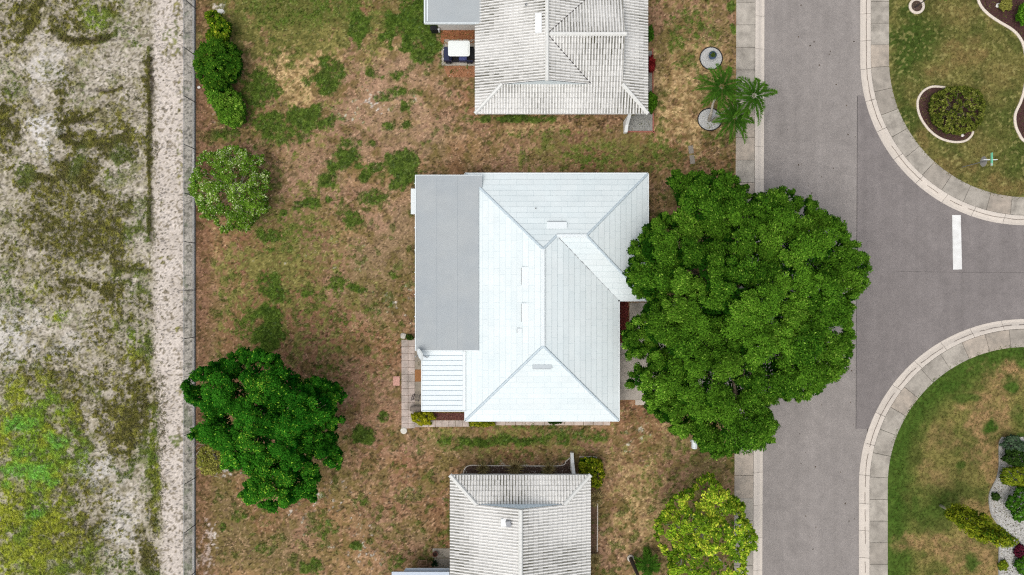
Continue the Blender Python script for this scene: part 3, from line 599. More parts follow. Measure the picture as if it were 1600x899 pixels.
def limbs(mb, base, fork, cen, n, r0, r1, seed):
    r = random.Random(seed); cs = sorted(cen, key=lambda c: -c[1]); pick = cs[:n * 2]; r.shuffle(pick)
    for c, R in pick[:n]:
        e = Vector(c) - Vector((0, 0, R * .2)); a = Vector(fork); m1 = a.lerp(e, .35) + Vector((r.uniform(-.3, .3), r.uniform(-.3, .3), (e.z - a.z) * .15)); m2 = a.lerp(e, .7) + Vector((r.uniform(-.3, .3), r.uniform(-.3, .3), .1))
        mb.tube([a, m1, m2, e], [r0, r0 * .7, r0 * .45, r1], 7)
        for k in range(3):
            f = e + Vector((r.uniform(-1, 1), r.uniform(-1, 1), r.uniform(.1, .7))) * R * .8
            mb.tube([m2, m2.lerp(f, .5) + Vector((r.uniform(-.15, .15), r.uniform(-.15, .15), 0)), f], [r0 * .35, r1 * .9, r1 * .4], 5)
def make_tree(name, base_px, poly, zlo, ztop, lobe, dens, leaf, pal, seed, label, cat='tree', group=None, trunk_r=.28, nl=12, bark='bark', **kw):
    b = P(*base_px); root = empty(name, b, label, cat, group)
    p, n, s, c, cen = crown_leaves(poly, zlo, ztop, lobe, dens, leaf, pal, seed, **kw)
    leaves('crown', p, n, s, .5, c, M['leaf'], root, direction=crown_leaves.dirs)
    cc = np.mean([x[0] for x in cen], 0); fork = Vector((b.x * .75 + cc[0] * .25, b.y * .75 + cc[1] * .25, zlo * .62))
    mb = MB(); mb.tube([(b.x, b.y, -.05), (b.x, b.y, .15), tuple(Vector((b.x, b.y, 0)).lerp(fork, .5)), fork], [trunk_r * 1.5, trunk_r * 1.1, trunk_r * .9, trunk_r * .8], 10)
    mb.build('trunk', M[bark], root, smooth=True)
    lb = MB(); limbs(lb, b, fork, cen, nl, trunk_r * .6, trunk_r * .1, seed); lb.build('limbs', M[bark], root, smooth=True)
    return root
def circ(cx, cy, rx, ry, n=14, j=.22, seed=0):
    r = random.Random(seed); return [(cx + rx * math.cos(2 * math.pi * i / n) * r.uniform(1 - j, 1 + j), cy + ry * math.sin(2 * math.pi * i / n) * r.uniform(1 - j, 1 + j)) for i in range(n)]
def shrub(name, poly, ztop, lobe, dens, leaf, pal, seed, label, cat='shrub', group=None, stems=6, bark='bark', zlo=None, **kw):
    pc = np.mean(np.array(poly), 0); zm = ztop * .5; b0 = P(pc[0], pc[1], zm); b = Vector((b0.x, b0.y, 0))
    root = empty(name, b, label, cat, group)
    p, n, s, c, cen = crown_leaves(poly, ztop * .3 if zlo is None else zlo, ztop * .85, lobe, dens, leaf, pal, seed, **kw)
    p[:, 2] = np.maximum(p[:, 2], .03)
    leaves('foliage', p, n, s, .5, c, M['leaf'], root, direction=crown_leaves.dirs)
    mb = MB(); r = random.Random(seed)
    for k in range(min(stems, len(cen))):
        e = Vector(cen[k][0]); e.z = max(e.z, .15)
        mb.tube([(b.x + r.uniform(-.08, .08), b.y + r.uniform(-.08, .08), -.03), tuple(b.lerp(e, .5) + Vector((0, 0, .12))), e], [.035, .025, .01], 5)
    mb.build('stems', M[bark], root)
    return root

# ------------------------------------------------------------------ roofs
def clip(poly, ax, val, keep_ge):
    out = []; n = len(poly)
    for i in range(n):
        a, b = poly[i], poly[(i + 1) % n]; da, db = a[ax] - val, b[ax] - val
        if not keep_ge: da, db = -da, -db
        if da >= 0: out.append(a)
        if (da >= 0) != (db >= 0):
            t = da / (da - db); out.append((a[0] + (b[0] - a[0]) * t, a[1] + (b[1] - a[1]) * t))
    return out
def roof_face(mb, poly, org, u, v, pitch, ze, style, seed=0, course=.42, period=.212):
    """poly: plan points; org: point on the eave line; u along the eave, v up-slope (unit plan vectors)"""
    org = Vector(org[:2]); u = Vector(u); v = Vector(v)
    lp = [((Vector(p[:2]) - org).dot(u), (Vector(p[:2]) - org).dot(v)) for p in poly]
    t0, t1 = min(p[1] for p in lp), max(p[1] for p in lp); s0, s1 = min(p[0] for p in lp), max(p[0] for p in lp)
    flip = (u.x * v.y - u.y * v.x) < 0; r = random.Random(seed)
    area = sum(lp[i][0] * lp[(i + 1) % len(lp)][1] - lp[(i + 1) % len(lp)][0] * lp[i][1] for i in range(len(lp)))
    if area < 0: lp = lp[::-1]
    def emit(pts, h, colf):
        vs = []; uv = []
        for s, t in pts:
            w_ = org + u * s + v * t; vs.append((w_.x, w_.y, ze + pitch * t + h(s, t))); uv.append((s, t))
        f = tuple(range(len(vs))); mb.add(vs, [f[::-1] if flip else f], colf, uv)
    k0 = math.floor(t0 / course); k1 = math.ceil(t1 / course)
    if style == 'shingle':
        for k in range(k0, k1):
            a, b = k * course, (k + 1) * course; pp = clip(clip(lp, 1, a, True), 1, b, False)
            if len(pp) < 3: continue
            h = lambda s, t, a=a: .022 * (1 - (t - a) / course)
            c = r.uniform(.97, 1.02); emit(pp, h, (c, c, c))
            e = [p for p in pp if abs(p[1] - a) < 1e-6]
            if len(e) >= 2:
                sa, sb = min(p[0] for p in e), max(p[0] for p in e); w0 = org + u * sa + v * a; w1 = org + u * sb + v * a; z = ze + pitch * a
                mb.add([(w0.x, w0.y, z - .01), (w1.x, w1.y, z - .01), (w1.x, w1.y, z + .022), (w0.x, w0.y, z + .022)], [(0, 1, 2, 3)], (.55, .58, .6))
    else:
        phs = [(-.16, .14, 0, 0, 1), (.14, .32, 0, .055, .6), (.32, .68, .055, .055, 0), (.68, .84, .055, 0, .3)]  # last value: channel grime plus rib shading painted into the tile colour
        for i in range(math.floor(s0 / period) - 1, math.ceil(s1 / period) + 1):
            for (fa, fb_, ha, hb, dirt_shade) in phs:
                a, b = (i + fa) * period, (i + fb_) * period; col_ = clip(clip(lp, 0, a, True), 0, b, False)
                if len(col_) < 3: continue
                for k in range(k0, k1):
                    ta, tb = k * course, (k + 1) * course; pp = clip(clip(col_, 1, ta, True), 1, tb, False)
                    if len(pp) < 3: continue
                    h = lambda s, t, a=a, b=b, ha=ha, hb=hb, ta=ta: ha + (hb - ha) * min(max((s - a) / (b - a), 0), 1) + .03 * (1 - (t - ta) / course)
                    w_ = org + u * ((a + b) / 2) + v * ta
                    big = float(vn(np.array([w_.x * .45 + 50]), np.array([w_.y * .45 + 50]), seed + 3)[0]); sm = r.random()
                    big = min(1, max(0, big * 1.5 - .2)); d = dirt_shade * (.42 + .58 * big) * (.6 + .4 * sm) + .20 * big * sm
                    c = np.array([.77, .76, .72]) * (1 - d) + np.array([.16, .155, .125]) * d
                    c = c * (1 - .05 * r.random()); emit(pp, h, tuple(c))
def cap(mb, a, b, wd=.26, h=.05, col=(1, 1, 1), seg=None):
    """ridge or hip cap: low inverted V made of short overlapping pieces"""
    a, b = Vector(a), Vector(b); ln = (b - a).length; n = max(1, int(ln / (seg or .4))); d = (b - a) / n
    s = Vector((d.y, -d.x, 0)).normalized() * wd / 2
    for i in range(n):
        p, q_ = a + d * i, a + d * (i + 1.03); up0 = Vector((0, 0, h + .012)); up1 = Vector((0, 0, h)); dn = Vector((0, 0, -.03))
        mb.add([p - s + dn + Vector((0, 0, .012)), p - s * .5 + up0, p + s * .5 + up0, p + s + dn + Vector((0, 0, .012)), q_ - s + dn, q_ - s * .5 + up1, q_ + s * .5 + up1, q_ + s + dn], [(0, 1, 5, 4), (1, 2, 6, 5), (2, 3, 7, 6), (3, 2, 1, 0)][:4], col)
ZE = 2.6
def E(px, py, z=ZE): return P(px, py, z)
# white laid-metal shingle roof material with staggered panel joints
def shingle_mat():
    m = mat('white_metal_shingle', L(217, 225, 224), .5, .045, .6, usecol=True)
    t = m.node_tree; N = t.nodes; K = t.links; b = N['Principled BSDF']; src = b.inputs['Base Color'].links[0].from_socket
    uv = N.new('ShaderNodeTexCoord'); br = N.new('ShaderNodeTexBrick'); K.new(uv.outputs['UV'], br.inputs['Vector'])
    br.inputs['Scale'].default_value = 1; br.inputs['Brick Width'].default_value = 1.25; br.inputs['Row Height'].default_value = .42; br.inputs['Mortar Size'].default_value = .012; br.inputs['Mortar Smooth'].default_value = .4
    br.offset = .37; br.offset_frequency = 2
    br.inputs['Color1'].default_value = (1, 1, 1, 1); br.inputs['Color2'].default_value = (.955, .965, .97, 1); br.inputs['Mortar'].default_value = (.70, .75, .77, 1)
    mm = N.new('ShaderNodeMix'); mm.data_type = 'RGBA'; mm.blend_type = 'MULTIPLY'; mm.inputs[0].default_value = 1; K.new(src, mm.inputs[6]); K.new(br.outputs[0], mm.inputs[7])
    n = N.new('ShaderNodeTexNoise'); n.inputs['Scale'].default_value = .35; n.inputs['Detail'].default_value = 5; K.new(uv.outputs['Object'], n.inputs[0])
    r = N.new('ShaderNodeMapRange'); r.inputs[1].default_value = .4; r.inputs[2].default_value = .7; r.inputs[3].default_value = 0; r.inputs[4].default_value = .5; K.new(n.outputs[0], r.inputs[0])
    m3 = N.new('ShaderNodeMix'); m3.data_type = 'RGBA'; K.new(r.outputs[0], m3.inputs[0]); K.new(mm.outputs[2], m3.inputs[6])
    m4 = N.new('ShaderNodeMix'); m4.data_type = 'RGBA'; m4.blend_type = 'MULTIPLY'; m4.inputs[0].default_value = 1; K.new(mm.outputs[2], m4.inputs[6]); m4.inputs[7].default_value = (.93, .97, .985, 1); K.new(m4.outputs[2], m3.inputs[7])
    K.new(m3.outputs[2], b.inputs['Base Color']); return m
M['shingle'] = shingle_mat()
M['tile'] = mat('weathered_white_tile', (1, 1, 1, 1), .8, .08, 6, .1, 30, usecol=True)
M['cap'] = mat('ridge_cap', L(214, 214, 208), .7, .06, 3)
M['greycap'] = mat('hip_cap_grey', L(186, 199, 204), .6, .05, 3)
M['flatroof'] = mat('grey_rolled_roof', L(166, 171, 171), .75, .04, 1.0, .1, 40, stain=L(157, 164, 167), stscale=.3)

def gutter(mb, a, b, off=.06):
    a, b = Vector(a), Vector(b); d = (b - a).normalized(); s = Vector((d.y, -d.x, 0))
    c = (a + b) / 2 + s * off; mb.cbox((c.x, c.y, a.z - .06), ((b - a).length + .12, .12, .13), math.atan2(d.y, d.x), None, 0)
def window(root, c, wd, ht, rot):
    f = MB(); ca, sa = math.cos(rot), math.sin(rot)
    for dx, dz, w_, h_ in ((0, ht / 2, wd + .1, .08), (0, -ht / 2, wd + .1, .08), (-wd / 2, 0, .08, ht), (wd / 2, 0, .08, ht), (0, 0, .05, ht)):
        f.cbox((c[0] + dx * ca, c[1] + dx * sa, c[2] + dz), (w_, .07, h_), rot)
    fo = f.build('window', M['white'], root); g = MB(); g.cbox(c, (wd - .06, .03, ht - .06), rot)
    o = g.build('pane', M['glass']); o.parent = fo; o.data.transform(__import__('mathutils').Matrix.Translation(-root.matrix_basis.translation))
    return fo
def door(root, c, rot, m='white'):
    d = MB(); d.cbox(c, (.95, .07, 2.05), rot, None, 0); do = d.build('door', M[m], root)
    k = MB(); ca, sa = math.cos(rot), math.sin(rot); k.lathe((c[0] + .36 * ca - .06 * -sa * -1, c[1] + .36 * sa, c[2]), [(.01, -.03), (.035, -.02), (.035, .02), (.01, .03)], 8)
    o = k.build('handle', M['galv']); o.parent = do; o.data.transform(__import__('mathutils').Matrix.Translation(-root.matrix_basis.translation))

# ================= central house
xW, xE, yS = E(728, 0).x, E(966, 0).x, E(0, 656.5).y
yN, xWE, ySW = E(0, 272.5).y, E(1011.5, 0).x, E(0, 468.8).y
hw = (xE - xW) / 2; xR = (xW + xE) / 2; wh = (yN - ySW) / 2; yWR = (yN + ySW) / 2; pt = .32
house = empty('house', (xR, (yN + yS) / 2, 0), 'house with smooth clean white hip roof and long flat grey porch roof, in the middle', 'house')
rm = MB()
yA = yN - hw; yB = yS + hw                       # ridge ends
zr = ZE + pt * hw; zw = ZE + pt * wh
J = (xR + (hw - wh), yWR)                        # ridge meets wing ridge (descending hip)
wx = xWE - wh
roof_face(rm, [(xW, yS), (xR, yB), (xR, yA), (xW, yN)], (xW, yS), (0, 1), (1, 0), pt, ZE, 'shingle', 1)
roof_face(rm, [(xW, yS), (xE, yS), (xR, yB)], (xW, yS), (1, 0), (0, 1), pt, ZE, 'shingle', 2)
roof_face(rm, [(xE, yS), (xE, ySW), J, (xR, yA), (xR, yB)], (xE, yS), (0, 1), (-1, 0), pt, ZE, 'shingle', 3)
roof_face(rm, [(xW, yN), (xR, yA), J, (wx, yWR), (xWE, yN)], (xW, yN), (1, 0), (0, -1), pt, ZE, 'shingle', 4)
roof_face(rm, [(xE, ySW), (xWE, ySW), (wx, yWR), J], (xE, ySW), (1, 0), (0, 1), pt, ZE, 'shingle', 5)
roof_face(rm, [(xWE, ySW), (xWE, yN), (wx, yWR)], (xWE, ySW), (0, 1), (-1, 0), pt, ZE, 'shingle', 6)
roof = rm.build('roof', M['shingle'], house)
cm = MB()
def V3(x, y, z): return (x, y, z + .02)
for a, b in (((xW, yS, ZE), (xR, yB, zr)), ((xE, yS, ZE), (xR, yB, zr)), ((xR, yA, zr), (xW, yN, ZE)), ((xR, yA, zr), (J[0], J[1], zw)), ((wx, yWR, zw), (xWE, yN, ZE)), ((wx, yWR, zw), (xWE, ySW, ZE))):
    lo, hi = (a, b) if a[2] < b[2] else (b, a); cm = MB(); cap(cm, V3(*lo), V3(*hi), .19, .045); cm.build('hip_cap', M['greycap'], house)
cm = MB(); cap(cm, V3(xR, yB, zr), V3(xR, yA, zr), .34, .035); cm.build('ridge_cap', M['metalwhite'], house); cm = MB(); cap(cm, V3(J[0], J[1], zw), V3(wx, yWR, zw), .3, .035); cm.build('ridge_cap', M['metalwhite'], house)
vm = MB()   # open valley with dark debris
for k in range(16):
    f0 = (k + random.uniform(0, .4)) / 16; f1 = f0 + random.uniform(.015, .05); a = Vector((J[0], J[1], zw)); b = Vector((xE, ySW, ZE))
    if k < 9 or k in (13,): vm.tube([a.lerp(b, f0) + Vector((0, 0, .03)), a.lerp(b, min(f1, 1)) + Vector((0, 0, .03))], .025, 5)
vm.tube([(J[0], J[1], zw + .015), (xE, ySW, ZE + .015)], .012, 5)
vm.build('valley_flashing', M['gray'], house)
# fascia, gutters, soffit
g = MB()
for a, b in (((xE, yS), (xW, yS)), ((xE, ySW), (xE, yS)), ((xWE, ySW), (xE, ySW)), ((xWE, yN), (xWE, ySW)), ((xW, yN), (xWE, yN)), ((xW, yS), (xW, yN))):
    gutter(g, (b[0], b[1], ZE), (a[0], a[1], ZE), .055)
g.build('gutter', M['metalwhite'], house)
s_ = MB(); out = [(xW, yS), (xE, yS), (xE, ySW), (xWE, ySW), (xWE, yN), (xW, yN)]; s_.prism(out, ZE - .16, ZE - .12); s_.build('soffit', M['white'], house)
ov = .6
wl = MB(); inn = [(xW + ov, yS + ov), (xE - ov, yS + ov), (xE - ov, ySW + ov), (xWE - ov, ySW + ov), (xWE - ov, yN - ov), (xW + ov, yN - ov)]
wl.prism(inn, -.05, ZE - .165); wl.build('wall', M['wallpaint'], house)
for x in (-1.5, 3.0, 6.5): window(house, (x, yS + ov - .02, 1.5), 1.3, 1.1, 0)
for x in (2.0, 6.0): window(house, (x, yN - ov + .02, 1.5), 1.3, 1.1, 0)
for y in (-6.6, -9.0): window(house, (xE - ov + .02, y, 1.5), 1.4, 1.2, math.pi / 2)
door(house, (xE - ov + .02, -3.2, 1.03), math.pi / 2)
window(house, (xWE - ov + .02, yWR, 1.4), 2.4, 1.5, math.pi / 2)
# roof vents (low slant boxes open downslope) and plumbing stack
def vent(px, py, facing, wd, dp, root, dark=False):
    z = ZE
    for _ in range(6):
        p = P(px, py, z)
        if facing == 'W': t = p.x - xW
        elif facing == 'N': t = yN - p.y
        else: t = p.y - yS
        z = ZE + pt * t
    p = P(px, py, z); mb = MB()
    d = {'W': Vector((-1, 0, 0)), 'N': Vector((0, 1, 0)), 'S': Vector((0, -1, 0))}[facing]; s = Vector((-d.y, d.x, 0))
    lo = p + d * dp / 2; hi = p - d * dp / 2; lz = ZE + 0; zl = z - pt * dp / 2; zh = z + pt * dp / 2
    vs = [lo - s * wd / 2 + Vector((0, 0, zl - z)), lo + s * wd / 2 + Vector((0, 0, zl - z)), hi + s * wd / 2 + Vector((0, 0, zh - z)), hi - s * wd / 2 + Vector((0, 0, zh - z))]
    vt = [vs[0] + Vector((0, 0, .17)), vs[1] + Vector((0, 0, .17)), vs[2] + Vector((0, 0, .04)), vs[3] + Vector((0, 0, .04))]
    mb.add(vs + vt, [(4, 5, 6, 7), (0, 1, 5, 4), (1, 2, 6, 5), (3, 0, 4, 7), (2, 3, 7, 6)])
    o = mb.build('roof_vent', mat('vent_pale_grey', L(188, 196, 198), .6, .04, 4) if dark else M['metalwhite'], root)
    g = MB(); c = lo + d * .012; g.cbox((c.x, c.y, c.z + zl - z + .08), (wd * .92 if d.x == 0 else .02, wd * .92 if d.y == 0 else .02, .1), 0)
    go_ = g.build('louvre', M['dark']); go_.parent = o; go_.data.transform(__import__('mathutils').Matrix.Translation(-root.matrix_basis.translation))
vent(870, 352.5, 'N', 1.45, .5, house); vent(820.5, 432, 'W', 1.35, .5, house); vent(820.5, 489, 'W', 1.4, .5, house); vent(812, 517, 'W', .35, .35, house); vent(847, 573, 'S', 1.4, .3, house, True)
pk = MB(); p = P(837, 326, 3.45); pk.lathe((p.x, p.y, 3.3), [(.05, 0), (.05, .3), (.035, .3), (.03, .1)], 10); pk.build('plumbing_stack', M['gray'], house)
# flat porch roof, over the lower west slope
fz = 3.02
a, b = P(650, 274.5, fz), P(748, 547.3, fz); c = P(753.5, 293, fz)
fr = MB(); fr.prism([(a.x, a.y), (a.x, b.y), (b.x, b.y), (b.x, c.y), (c.x, c.y), (c.x, a.y)][::1], fz - .14, fz); fr.build('porch_roof', M['flatroof'], house)
tr = MB(); tr.box(a.x - .07, b.y - .05, fz - .2, a.x - .005, a.y + .04, fz + .03); tr.box(a.x, a.y + .002, fz - .2, c.x, a.y + .05, fz + .025); tr.box(a.x, b.y - .05, fz - .2, b.x, b.y - .002, fz + .015)
for y in np.linspace(b.y + .8, a.y - .6, 8): tr.box(a.x - .12, y, fz - .1, a.x - .07, y + .05, fz + .035)
tr.build('porch_trim', M['metalwhite'], house)
rs = MB()
for f in (.33, .66): x = a.x + (b.x - a.x) * f; rs.box(x - .008, b.y + .1, fz + .001, x + .008, a.y - .1, fz + .006)
rs.build('roof_seam', mat('seam_grey', L(150, 158, 162), .8, .05, 3), house)
pw = MB(); pa, pb = a.x + .35, xW + ov - .05
pw.box(pa, b.y + .3, -.05, pb, a.y - .35, .9); 
for y in np.linspace(b.y + .35, a.y - .4, 9): pw.box(pa, y - .05, .9, pa + .1, y + .05, fz - .15)
pw.box(pa, b.y + .3, 2.4, pb, a.y - .35, fz - .15); pw.build('porch_wall', M['wallpaint'], house)
pg = MB(); pg.box(pa + .12, b.y + .42, .9, pb - .05, a.y - .45, 2.4); pg.build('porch_window', M['glass'], house)
# corrugated white patio cover, ribs across
cz = 2.72; a, b = P(660, 548.5, cz), P(722.5, 642, cz); cc = MB(); n = 12; y0, y1 = a.y, b.y
for i in range(n):
    ya, yb = y0 + (y1 - y0) * i / n, y0 + (y1 - y0) * (i + 1) / n; k = 1 + random.uniform(-.03, .02)
    cc.box(a.x, yb + .055, cz - .05, b.x, ya, cz, (k, k, k)); cc.box(a.x + .02, yb, cz - .05, b.x - .02, yb + .055, cz - .035, (.62, .68, .72)); 
cc.box(a.x, y1 - .002, cz - .05, b.x, y1 + .0, cz - .02)
cc.build('patio_roof', mat('white_pan_roof', (.70, .76, .77, 1), .45, .04, 1.5, usecol=True, stain=None), house)
ct = MB(); ct.box(b.x + .002, y1, cz - .14, b.x + .24, y0 - .02, cz - .01); ct.box(a.x - .09, y1 - .05, cz - .16, a.x - .003, y0, cz + .015); ct.box(a.x, y1 - .07, cz - .14, b.x + .24, y1 - .004, cz + .01); ct.build('patio_trim', M['metalwhite'], house)
for y in (y0 - .5, (y0 + y1) / 2, y1 + .1):
    q_ = MB(); q_.box(a.x + .05, y - .04, 0, a.x + .13, y + .04, cz - .05); q_.build('patio_post', M['white'], house)
# satellite dish
d0 = P(669, 558, 2.72); dish = empty('satellite_dish', d0, 'oval pale grey satellite dish at the corner of the white ribbed patio roof', 'satellite dish')
dc = P(658, 553.5, 3.35); mb = MB(); ax = Vector((-.62, -.25, .55)).normalized(); s1 = ax.cross(Vector((0, 0, 1))).normalized(); s2 = ax.cross(s1)
vs = []; fs = []
for ri in range(6):
    rr_ = ri / 5
    for k in range(20):
        t = 2 * math.pi * k / 20; vs.append(dc + (s1 * math.cos(t) * .48 + s2 * math.sin(t) * .36) * rr_ + ax * (.10 * rr_ ** 2))
for ri in range(5):
    for k in range(20): fs.append((ri * 20 + k, ri * 20 + (k + 1) % 20, (ri + 1) * 20 + (k + 1) % 20, (ri + 1) * 20 + k))
n0 = len(vs); vs += [v - ax * .02 for v in vs]; fs += [tuple(i + n0 for i in f[::-1]) for f in fs] + [(100 + k, 100 + (k + 1) % 20, n0 + 100 + (k + 1) % 20, n0 + 100 + k) for k in range(20)]
mb.add(vs, fs); mb.build('reflector', mat('dish_grey', L(206, 212, 212), .5, .03, 4), dish, smooth=True)
mb = MB(); mb.tube([d0, d0 + Vector((-.05, 0, .35)), dc - ax * .03], .035, 8); mb.build('mast', M['gray'], dish)
mb = MB(); f_ = dc + ax * .45 + s2 * .1; mb.tube([dc + s2 * .34, f_], .015, 6); mb.cbox(f_, (.08, .08, .12), .3, None, .01); mb.build('feed_arm', M['gray'], dish)
# narrow white awning on the porch wall
aw = empty('window_awning', P(646, 315, 1.9), 'narrow white awning sticking out from the left side of the grey porch roof', 'awning')
a, b = P(642, 295, 2.2), P(652, 335, 2.2); mb = MB(); mb.cbox(((a.x + b.x) / 2, (a.y + b.y) / 2, 2.2), (b.x - a.x, a.y - b.y, .06), 0, None, .012); mb.build('awning_panel', M['metalwhite'], aw)
for y in (a.y - .1, b.y + .1):
    mb = MB(); mb.tube([(a.x + .08, y, 2.17), (b.x, y, 1.7)], .015, 6); mb.build('bracket', M['white'], aw)

# ================= neighbour houses with white barrel-tile roofs
D = 2.0
def tile_caps(root, segs, w_=.3):
    for a, b in segs:
        mb = MB(); lo, hi = (a, b) if a[2] <= b[2] else (b, a); cap(mb, (lo[0], lo[1], lo[2] + .06), (hi[0], hi[1], hi[2] + .06), w_, .09, seg=.42)
        mb.build('ridge_cap', M['cap'], root)
# --- north
nW, nS, nE = E(742, 0).x, E(0, 178).y, E(1012.5, 0).x; nR = E(855, 0, 4.4).x; hwN = nR - nW; nRy = nS + hwN; nN = nRy + hwN; pN = .333
nh = empty('house', ((nW + nE) / 2, nRy, 0), 'house with stained ribbed white tile roof at the top edge, golf cart beside it', 'house')
z1 = ZE + pN * D; zR = ZE + pN * hwN; xV = nR + hwN - D
rm = MB()
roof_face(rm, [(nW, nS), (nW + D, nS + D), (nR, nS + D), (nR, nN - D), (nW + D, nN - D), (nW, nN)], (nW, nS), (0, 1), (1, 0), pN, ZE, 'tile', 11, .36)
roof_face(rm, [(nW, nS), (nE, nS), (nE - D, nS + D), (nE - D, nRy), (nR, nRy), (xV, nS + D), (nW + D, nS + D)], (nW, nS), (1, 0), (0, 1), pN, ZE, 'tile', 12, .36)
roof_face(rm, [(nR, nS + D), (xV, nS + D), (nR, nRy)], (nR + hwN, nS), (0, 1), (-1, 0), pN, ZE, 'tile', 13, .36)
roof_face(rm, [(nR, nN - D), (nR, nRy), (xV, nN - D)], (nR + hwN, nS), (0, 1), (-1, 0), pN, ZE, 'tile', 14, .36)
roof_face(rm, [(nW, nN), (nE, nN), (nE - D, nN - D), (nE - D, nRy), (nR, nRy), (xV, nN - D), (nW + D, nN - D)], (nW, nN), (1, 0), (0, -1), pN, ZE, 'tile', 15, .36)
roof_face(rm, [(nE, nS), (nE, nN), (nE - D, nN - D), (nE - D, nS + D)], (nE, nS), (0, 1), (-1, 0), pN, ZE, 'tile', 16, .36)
rm.build('roof', M['tile'], nh)
tile_caps(nh, [((nW, nS, ZE), (nW + D, nS + D, z1)), ((nE, nS, ZE), (nE - D, nS + D, z1)), ((nR, nS + D - .1, zR), (nR, nN - D + .1, zR)), ((nR + .2, nRy, zR), (nE - D + .1, nRy, zR)), ((nW, nN, ZE), (nW + D, nN - D, z1)), ((nE, nN, ZE), (nE - D, nN - D, z1))])
GB = []; GB.append(([(nW + D, nS + D - .02, z1), (xV, nS + D - .02, z1), (nR, nS + D - .02, zR)], [(0, 1, 2)]));  GB.append(([(nW + D, nN - D + .02, z1), (xV, nN - D + .02, z1), (nR, nN - D + .02, zR)], [(2, 1, 0)]));  GB.append(([(nE - D + .02, nS + D, z1), (nE - D + .02, nN - D, z1), (nE - D + .02, nRy, zR)], [(0, 1, 2)]))
mg_ = mat('gable_board', L(214, 222, 222), .7, .04, 3)
for v_, f_ in GB: gb = MB(); gb.add(v_, f_); gb.build('gable', mg_, nh)
vl = MB()
for a, b in (((nR, nRy, zR), (xV, nS + D, z1)), ((nR, nRy, zR), (xV, nN - D, z1))): vl.tube([(a[0], a[1], a[2] + .05), (b[0], b[1], b[2] + .05)], .028, 5)
vl.build('valley_flashing', M['dark'], nh)
fm = MB(); fm.prism([(nW, nS), (nE, nS), (nE, nN), (nW, nN)], ZE - .18, ZE - .02); fm.build('fascia', M['white'], nh)
wl = MB(); wl.box(nW + ov, nS + ov, -.05, nE - ov, nN - ov, ZE - .185); wl.build('wall', M['wallpaint'], nh)
for x in (0, 4, 8): window(nh, (x, nS + ov - .02, 1.5), 1.3, 1.1, 0)
window(nh, (nE - ov + .02, nRy, 1.5), 2.2, 1.2, math.pi / 2)
sk = MB(); a, b = P(836, 21, 4.25), P(846.5, 52, 4.25); sk.cbox(((a.x + b.x) / 2, (a.y + b.y) / 2, 4.2), (b.x - a.x, a.y - b.y, .3), 0, None, .03); sk.build('skylight', M['white'], nh)
p = P(822, 8, 3.9); mb = MB(); mb.lathe((p.x, p.y, 3.7), [(.09, 0), (.09, .3), (.07, .3), (.06, .1)], 10); mb.build('plumbing_stack', M['gray'], nh)
fz = 2.78; a, b = P(664.5, -60, fz), P(757, 35.5, fz)
fr = MB(); fr.box(a.x, b.y, fz - .14, b.x, a.y, fz); fr.build('porch_roof', M['flatroof'], nh)
tr = MB(); tr.box(a.x - .1, b.y - .06, fz - .2, a.x - .004, a.y, fz + .03); tr.box(a.x, b.y - .08, fz - .2, nW + .3, b.y - .004, fz + .03); tr.box(b.x, b.y, fz - .14, b.x + .06, a.y, fz + .05)
tr.box(a.x + .12, b.y + .1, fz + .002, a.x + .2, a.y, fz + .02, ); tr.build('porch_trim', M['metalwhite'], nh)
wy = P(0, 47.5).y; xa, xb = P(686, 0).x, nW + ov
pw = MB(); pw.box(xa, wy, -.05, xb, wy + 5, 1.55); pw.box(xa, wy, 2.3, xb, wy + 5, fz - .15); [pw.box(x, wy, 1.55, x + .12, wy + .12, 2.3) for x in np.linspace(xa, xb - .12, 5)]; pw.build('porch_wall', M['wallpaint'], nh)
pg = MB(); pg.box(xa + .05, wy + .05, 1.55, xb - .05, wy + 4.9, 2.3); pg.build('porch_window', M['glass'], nh)

# --- south
sW, sE, sN = E(703, 0).x, E(923, 0).x, E(0, 742).y; sR = (sW + sE) / 2; hs = (sE - sW) / 2; sS = sN - 19
shs = empty('house', (sR, (sN + sS) / 2, 0), 'house with ribbed cream white tile roof cut off by the bottom edge', 'house')
z1 = ZE + pN * D; zR = ZE + pN * hs
rm = MB()
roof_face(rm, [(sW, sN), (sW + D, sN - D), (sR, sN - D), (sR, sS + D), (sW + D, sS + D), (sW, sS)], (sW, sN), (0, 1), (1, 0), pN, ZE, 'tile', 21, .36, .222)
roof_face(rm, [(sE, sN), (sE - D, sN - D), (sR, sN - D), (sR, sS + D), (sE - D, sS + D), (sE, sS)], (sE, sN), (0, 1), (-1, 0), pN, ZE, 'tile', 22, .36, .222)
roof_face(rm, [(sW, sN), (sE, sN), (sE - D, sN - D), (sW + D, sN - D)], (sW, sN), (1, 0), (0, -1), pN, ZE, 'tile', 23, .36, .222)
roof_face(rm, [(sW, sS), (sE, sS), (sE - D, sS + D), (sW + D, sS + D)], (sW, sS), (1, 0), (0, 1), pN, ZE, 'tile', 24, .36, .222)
rm.build('roof', M['tile'], shs)
tile_caps(shs, [((sW, sN, ZE), (sW + D, sN - D, z1)), ((sE, sN, ZE), (sE - D, sN - D, z1)), ((sR, sN - D, zR), (sR, sS + D, zR)), ((sW, sS, ZE), (sW + D, sS + D, z1)), ((sE, sS, ZE), (sE - D, sS + D, z1))], .33)
GB = []; GB.append(([(sW + D, sN - D + .02, z1), (sE - D, sN - D + .02, z1), (sR, sN - D + .02, zR)], [(2, 1, 0)]));  GB.append(([(sW + D, sS + D - .02, z1), (sE - D, sS + D - .02, z1), (sR, sS + D - .02, zR)], [(0, 1, 2)]))
mg_ = mat('blue_gable', L(226, 240, 248), .7, .04, 3)
